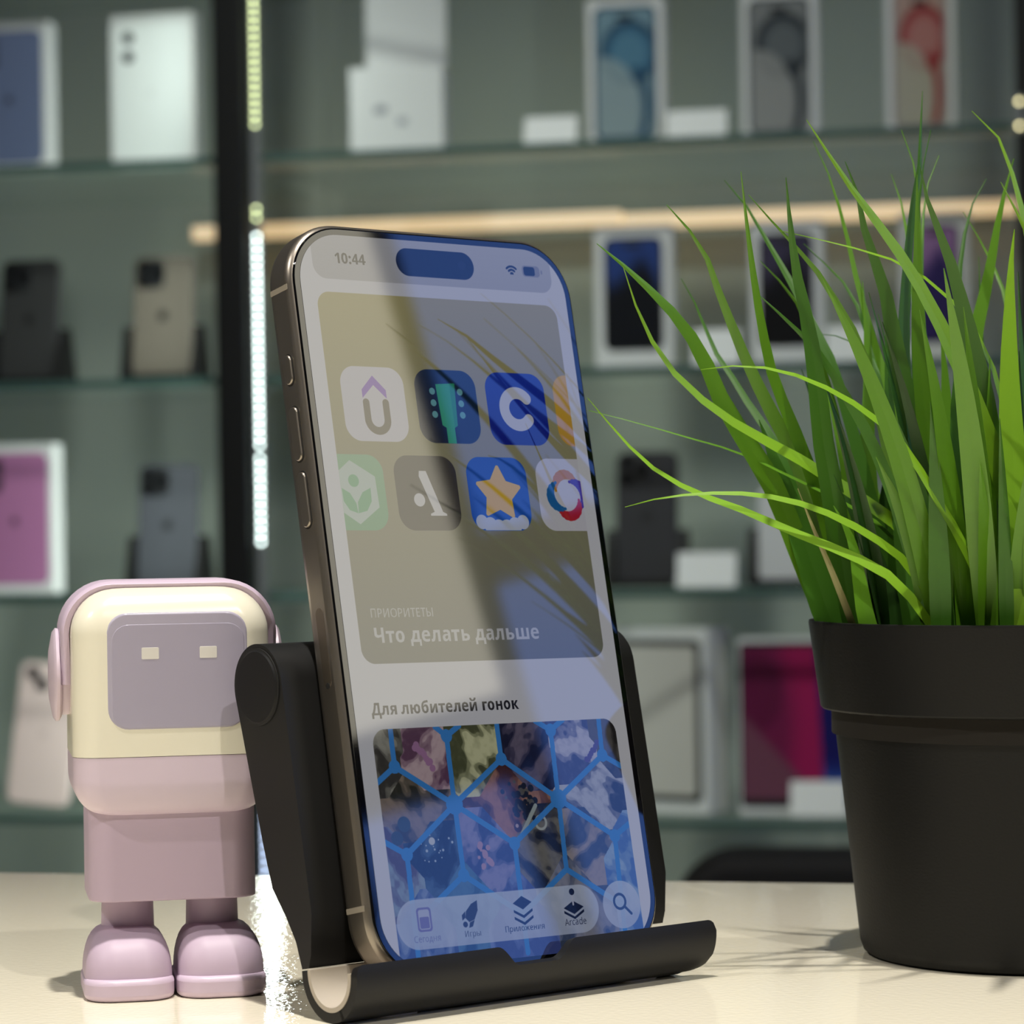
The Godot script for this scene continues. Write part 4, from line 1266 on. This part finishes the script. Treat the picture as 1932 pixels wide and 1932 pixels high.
func dark_box(label: String, x: float, w: float, h: float, y: float, top: Color, low: Color) -> void:
	var o := carton(label, x, w, h, y)
	var im := Image.create(64, 128, false, Image.FORMAT_RGB8)
	for j in 128:
		for i in 64:
			var u := i / 63.0 - 0.5; var v := j / 127.0
			var edge := 0.30 + 0.22 * u * u * 4.0
			var c := top.lerp(low, smoothstep(edge - 0.18, edge + 0.1, v + 0.08 * sin(u * 7.0)))
			im.set_pixel(i, j, c)
	picture(o, "phone_border", w - 18, h - 30, 9, Vector3(0, h / 2 + 3, 0.1), M.ink)
	picture(o, "phone_picture", w - 23, h - 35, 7, Vector3(0, h / 2 + 3, 0.3), picture_material(im))
	picture(o, "camera_island", w * 0.22, 5, 2.4, Vector3(0, h - 20, 0.5), M.ink)

func tablet_box(label: String, x: float, w: float, h: float, y: float, colour: bool) -> void:
	var o := carton(label, x, w, h, y, 46.0, -50.0 if colour else -72.0, 0.0 if colour else -20.0)
	if not colour:
		picture(o, "tablet_border", w - 14, h - 22, 8, Vector3(0, h / 2, 0.1), mat(24, 30, 28, 0.4))
		picture(o, "tablet_picture", w - 28, h - 36, 4, Vector3(0, h / 2, 0.3), mat(190, 186, 178, 0.4))
		return
	var im := Image.create(128, 128, false, Image.FORMAT_RGB8)
	for j in 128:
		for i in 128:
			var u := i / 127.0; var v := j / 127.0
			var c := rgb(112, 28, 70)
			c = c.lerp(rgb(156, 28, 84), smoothstep(0.20, 0.42, u - 0.1 * sin(v * 3.0)))
			c = c.lerp(rgb(84, 20, 54), smoothstep(0.30, 0.26, Vector2(u - 0.05, v - 0.3).length()) * 0.6)
			c = c.lerp(rgb(112, 66, 84), smoothstep(0.36, 0.44, v * 0.9 - u * 0.8))
			if u > 0.60 + 0.06 * v: c = rgb(26, 24, 92).lerp(rgb(60, 110, 190), smoothstep(0.7, 1.0, v))
			im.set_pixel(i, j, c)
	picture(o, "tablet_border", w - 4, h - 12, 5, Vector3(0, h / 2 + 2, 0.1), M.ink)
	picture(o, "tablet_picture", w - 8, h - 24, 3, Vector3(0, h / 2 + 4, 0.3), picture_material(im))

# a phone seen from behind, on a small black stand with two arms
func shelf_phone(label: String, x: float, w: float, h: float, y: float, m: StandardMaterial3D, tilt: float, lenses: int) -> void:
	var o := thing("display_phone", label, "phone", at_shelf(x + w / 2, y + 4.0, -62, 0, 7.0), "phones shown on the shelves")
	o.transform = o.transform * Transform3D(Basis(Vector3.BACK, deg_to_rad(-tilt)), Vector3.ZERO)
	var s := Shape.new(); s.plate(flat_at(0, h / 2, -4), w * MM, h * MM, 0.008, 0.010, 0.0018, 0.0018, 8)
	part(o, "body", s, m)
	if lenses == 3:
		var k := 30.0
		s = Shape.new(); s.plate(flat_at(-w / 2 + 4 + k / 2, h - 4 - k / 2, 0.6), k * MM, k * MM, 0.0018, 0.008, 0.0006, 0.0002, 8)
		var hump := part(o, "camera_plateau", s, M.ink)
		for q in [[-8, 8], [-8, -8], [7, 0]]:
			s = Shape.new(); s.lathe(Transform3D(Basis(Vector3.RIGHT, PI / 2), Vector3(-w / 2 + 4 + k / 2 + q[0], h - 4 - k / 2 + q[1], 1.4) * MM), [Vector2(0, 0.0012), Vector2(0.0058, 0.0012), Vector2(0.0062, 0.0006), Vector2(0.0062, -0.0004), Vector2(0, -0.0004)], 20)
			part(hump, "camera_lens", s, M.lens)
	elif lenses == 2:
		for q in [[16, 12], [27, 23]]:
			s = Shape.new(); s.lathe(Transform3D(Basis(Vector3.RIGHT, PI / 2), Vector3(-w / 2 + q[0], h - q[1], 0) * MM), [Vector2(0, 0.0016), Vector2(0.0062, 0.0016), Vector2(0.0068, 0.001), Vector2(0.0068, -0.0004), Vector2(0, -0.0004)], 20)
			part(o, "camera_lens", s, M.ink)
	var dark := m.duplicate() as StandardMaterial3D
	dark.albedo_color = m.albedo_color * (0.94 if lenses < 3 else 0.35)
	if lenses > 0: emblem(o, Vector3(0, h * 0.50, 0.0), 6.0, dark)
	if lenses == 2: return
	# stand
	var st := thing("shelf_stand", "black two-armed stand under the " + label.get_slice(" phone", 0) + " phone", "phone stand", at_shelf(x + w / 2, y, -62), "black stands on the shelves")
	s = Shape.new(); s.plate(Transform3D(Basis(Vector3.RIGHT, PI / 2), Vector3(0, 1.6, -16) * MM), (w + 18) * MM, 0.052, 0.003, 0.006, 0.0008, 0.0008, 6)
	part(st, "base", s, M.black)
	s = Shape.new(); s.box(Vector3(0, 5.0, 5.5) * MM, Vector3(w - 6, 5.0, 3.0) * MM, 0.0006)
	part(st, "front_lip", s, M.black)
	for e in [-1.0, 1.0]:
		s = Shape.new()
		var p := PackedVector2Array([Vector2(-34, 2), Vector2(6, 2), Vector2(5, 10), Vector2(-8, 56), Vector2(-11, 58), Vector2(-17, 57), Vector2(-20, 50)])
		for i in p.size(): p[i] *= MM
		s.extrude(p, (e * (w / 2 + 5.5) - 5) * MM, (e * (w / 2 + 5.5) + 5) * MM)
		part(st, "arm", s, M.black)

# blades of the plant that stand out: width in mm, turn in degrees, points from tip to root in mm round the foot of the pot
const BLADES := [
	[4.6, 15, [-90.8, 148.3, 38.0, -85.4, 144.2, 33.8, -78.3, 137.8, 29.6, -72.9, 132.1, 25.3, -68.6, 125.3, 21.1, -64.9, 117.1, 16.9, -59.3, 108.2, 12.7, -53.6, 99.1, 8.4, -48.0, 85.7, 4.2, -42.0, 70.8, 0.0, -36.0, 60.0, 0.0]],
	[3.0, 25, [-85.4, 143.9, 34.0, -81.9, 133.7, 30.6, -76.6, 124.5, 27.1, -68.9, 116.9, 23.7, -60.5, 111.2, 20.3, -49.0, 104.9, 16.9, -36.7, 97.0, 13.4, -26.8, 89.7, 10.0, -1.6, 60.0, 10.0]],
	[3.0, -10, [-76.3, 156.7, 30.0, -69.1, 148.6, 25.0, -64.8, 138.3, 20.0, -59.8, 126.6, 15.0, -54.7, 116.6, 10.0, -49.0, 106.4, 5.0, -44.4, 94.2, 0.0, -36.0, 60.0, 0.0]],
	[2.2, 10, [-70.4, 146.1, -24.0, -66.8, 138.9, -22.0, -63.9, 130.5, -20.0, -59.7, 123.4, -18.0, -55.0, 115.1, -16.0, -49.0, 104.9, -14.0, -31.9, 60.0, -14.0]],
	[3.0, 20, [-62.6, 161.1, 48.0, -61.2, 152.7, 41.3, -59.4, 141.8, 34.7, -57.3, 131.7, 28.0, -54.5, 121.5, 21.3, -49.3, 109.8, 14.7, -43.4, 94.1, 8.0, -35.2, 60.0, 8.0]],
	[2.6, 0, [-60.8, 167.2, -20.0, -56.6, 161.8, -18.0, -51.3, 152.1, -16.0, -46.6, 143.1, -14.0, -42.5, 134.1, -12.0, -36.8, 119.0, -10.0, -21.8, 60.0, -10.0]],
	[2.1, -20, [-60.0, 158.0, 34.0, -53.6, 151.4, 30.0, -46.3, 144.0, 26.0, -40.7, 136.0, 22.0, -36.2, 128.5, 18.0, -32.9, 119.1, 14.0, -28.5, 99.9, 10.0, -22.5, 60.0, 10.0]],
	[4.6, 12, [-53.2, 160.5, 42.0, -52.0, 150.6, 37.4, -50.3, 140.6, 32.9, -47.9, 131.6, 28.3, -45.9, 120.1, 23.7, -44.4, 109.0, 19.1, -41.7, 95.3, 14.6, -39.6, 82.0, 10.0, -36.0, 60.0, 10.0]],
	[1.6, 35, [-53.6, 151.1, 30.0, -41.9, 148.4, 28.7, -30.1, 144.9, 27.3, -20.0, 138.4, 26.0, -12.9, 129.5, 24.7, -8.7, 119.5, 23.3, -6.3, 105.4, 22.0, -1.3, 60.0, 22.0]],
	[4.0, 18, [-50.6, 169.7, 58.0, -45.6, 162.9, 53.8, -39.6, 154.9, 49.5, -32.4, 146.2, 45.2, -25.1, 135.0, 41.0, -18.4, 121.9, 36.8, -12.7, 109.3, 32.5, -7.6, 93.6, 28.2, -4.7, 78.2, 24.0, -2.7, 60.0, 24.0]],
	[1.9, 0, [-40.9, 175.7, -22.0, -37.4, 166.9, -20.3, -34.6, 155.9, -18.7, -32.4, 144.4, -17.0, -29.7, 132.9, -15.3, -26.3, 120.2, -13.7, -23.1, 100.1, -12.0, -18.9, 60.0, -12.0]],
	[4.2, -15, [-39.1, 165.9, 22.0, -36.0, 158.0, 20.0, -34.4, 149.9, 18.0, -31.0, 141.7, 16.0, -28.5, 129.8, 14.0, -26.0, 117.9, 12.0, -22.4, 99.8, 10.0, -19.4, 78.6, 8.0, -17.9, 60.0, 8.0]],
	[2.1, 30, [-70.5, 122.7, 40.0, -62.9, 123.4, 38.8, -54.7, 122.4, 37.5, -46.6, 119.5, 36.2, -38.4, 114.8, 35.0, -30.3, 107.8, 33.8, -23.9, 97.9, 32.5, -16.9, 85.5, 31.2, -11.7, 72.6, 30.0, -8.9, 60.0, 30.0]],
	[2.6, -25, [-57.6, 139.4, 20.0, -51.8, 133.9, 20.6, -44.9, 126.7, 21.1, -40.3, 118.9, 21.7, -34.7, 108.7, 22.3, -30.2, 96.9, 22.9, -26.3, 83.2, 23.4, -23.6, 72.6, 24.0, -21.9, 60.0, 24.0]],
	[2.2, 30, [-92.8, 118.0, 26.0, -86.7, 110.6, 26.0, -80.4, 104.0, 26.0, -71.7, 98.6, 26.0, -61.2, 94.4, 26.0, -51.8, 90.1, 26.0, -43.1, 86.5, 26.0, -34.3, 82.2, 26.0, -28.0, 76.8, 26.0, -16.5, 60.0, 26.0]],
	[1.8, 25, [-85.7, 95.6, 32.0, -79.0, 97.2, 30.9, -69.6, 98.1, 29.7, -60.1, 97.8, 28.6, -50.7, 96.0, 27.4, -41.3, 92.3, 26.3, -32.4, 86.9, 25.1, -28.8, 83.9, 24.0, -11.1, 60.0, 24.0]],
	[1.5, 50, [-92.2, 115.9, 12.0, -82.6, 113.3, 11.7, -72.4, 110.2, 11.3, -60.4, 106.4, 11.0, -50.2, 101.4, 10.7, -39.4, 95.9, 10.3, -30.4, 89.7, 10.0, -3.1, 60.0, 10.0]],
	[3.4, 20, [-19.3, 183.8, -4.0, -19.9, 176.3, -3.1, -20.6, 166.4, -2.3, -22.4, 157.1, -1.4, -24.0, 142.9, -0.6, -24.9, 127.5, 0.3, -24.1, 106.1, 1.1, -22.8, 81.6, 2.0, -22.1, 60.0, 2.0]],
	[1.8, 0, [-22.6, 176.9, -14.0, -20.2, 168.8, -12.0, -19.6, 161.1, -10.0, -19.9, 143.5, -8.0, -19.3, 118.5, -6.0, -18.4, 60.0, -6.0]],
	[1.8, 0, [-18.5, 174.7, 2.0, -20.4, 166.4, 2.5, -21.5, 157.8, 3.0, -22.8, 136.5, 3.5, -22.6, 112.1, 4.0, -22.4, 60.0, 4.0]],
	[1.6, 10, [-13.6, 171.9, -20.0, -16.7, 164.9, -16.7, -18.3, 156.4, -13.3, -19.8, 131.2, -10.0, -22.5, 60.0, -10.0]],
	[4.4, -15, [-26.9, 162.1, 44.0, -24.4, 154.0, 39.7, -20.4, 145.7, 35.3, -16.7, 134.4, 31.0, -12.7, 120.0, 26.7, -9.9, 105.4, 22.3, -7.7, 84.7, 18.0, -6.1, 60.0, 18.0]],
	[4.2, 5, [-25.5, 162.0, 30.0, -25.2, 146.7, 26.0, -24.6, 129.3, 22.0, -22.8, 111.6, 18.0, -19.0, 87.8, 14.0, -16.2, 60.0, 14.0]],
	[3.4, 25, [-10.1, 178.3, 4.0, -5.9, 174.8, 4.3, -3.0, 168.3, 4.7, -0.5, 159.1, 5.0, 2.0, 145.1, 5.3, 3.4, 123.8, 5.7, 3.5, 93.4, 6.0, 3.6, 60.0, 6.0]],
	[4.0, -20, [1.1, 169.8, -10.0, -2.0, 158.9, -9.6, -5.1, 143.3, -9.2, -7.5, 134.0, -8.8, -9.2, 124.7, -8.4, -10.5, 106.1, -8.0, -12.6, 60.0, -8.0]],
	[5.2, -8, [-6.3, 150.5, 32.0, -7.2, 142.9, 32.3, -7.7, 133.0, 32.7, -8.0, 122.6, 33.0, -7.9, 110.9, 33.3, -7.3, 96.4, 33.7, -6.1, 79.0, 34.0, -5.4, 60.0, 34.0]],
	[3.0, 0, [-5.9, 162.1, 14.0, -2.8, 156.5, 13.0, 0.9, 148.7, 12.0, 4.5, 135.5, 11.0, 6.0, 105.4, 10.0, 7.5, 60.0, 10.0]],
	[2.2, 0, [-1.6, 167.8, -30.0, -5.7, 160.8, -27.0, -8.3, 150.9, -24.0, -9.9, 138.0, -21.0, -10.7, 112.6, -18.0, -11.9, 60.0, -18.0]],
	[2.0, 10, [-6.9, 160.5, -30.0, -2.4, 151.1, -26.7, 0.7, 141.8, -23.3, 2.4, 125.1, -20.0, 6.9, 60.0, -20.0]],
	[1.3, 0, [-50.2, 98.9, 26.0, -46.8, 90.6, 22.7, -43.0, 82.2, 19.3, -38.6, 71.4, 16.0, -34.7, 60.0, 15.4]],
	[2.1, 0, [-53.4, 149.2, -18.0, -48.3, 143.3, -16.0, -44.8, 137.4, -14.0, -40.8, 125.4, -12.0, -36.9, 106.5, -10.0, -30.7, 60.0, -10.0]],
	[1.5, 20, [-41.7, 133.7, -26.0, -35.1, 132.5, -23.0, -30.4, 129.4, -20.0, -27.7, 124.2, -17.0, -24.5, 109.5, -14.0, -17.5, 60.0, -14.0]],
	[2.2, 0, [-22.8, 169.1, -30.0, -20.8, 161.0, -26.7, -20.1, 151.1, -23.3, -19.0, 131.8, -20.0, -16.1, 60.0, -20.0]],
	[1.7, 0, [-42.2, 154.3, -34.0, -37.2, 148.7, -30.5, -32.6, 142.6, -27.0, -29.3, 132.1, -23.5, -26.2, 112.9, -20.0, -20.6, 60.0, -20.0]],
	[4.0, 10, [-31.3, 144.3, -16.0, -30.7, 131.6, -14.5, -30.8, 119.0, -13.0, -31.5, 106.5, -11.5, -31.0, 87.7, -10.0, -30.6, 60.0, -10.0]],
	[4.0, 10, [-13.8, 129.7, 12.0, -15.8, 117.7, 12.0, -15.5, 99.7, 12.0, -15.3, 75.7, 12.0, -15.2, 60.0, 12.0]],
	[4.2, -20, [-16.5, 133.1, -2.0, -15.5, 118.3, -2.0, -16.4, 99.9, -2.0, -17.4, 75.3, -2.0, -17.8, 60.0, -2.0]],
	[3.8, 15, [-27.9, 135.9, -4.0, -27.7, 118.5, -2.7, -27.0, 100.0, -1.3, -26.9, 72.4, 0.0, -26.9, 60.0, 0.0]],
	[3.4, 10, [-42.3, 95.3, 20.0, -38.9, 88.1, 20.7, -37.4, 79.2, 21.3, -36.1, 71.5, 21.5, -32.4, 60.0, 19.8]],
	[6.2, 8, [-56.2, 113.7, 6.0, -51.5, 100.3, 5.3, -46.2, 85.0, 4.7, -41.5, 71.0, 4.0, -36.0, 60.0, 4.0]],
]
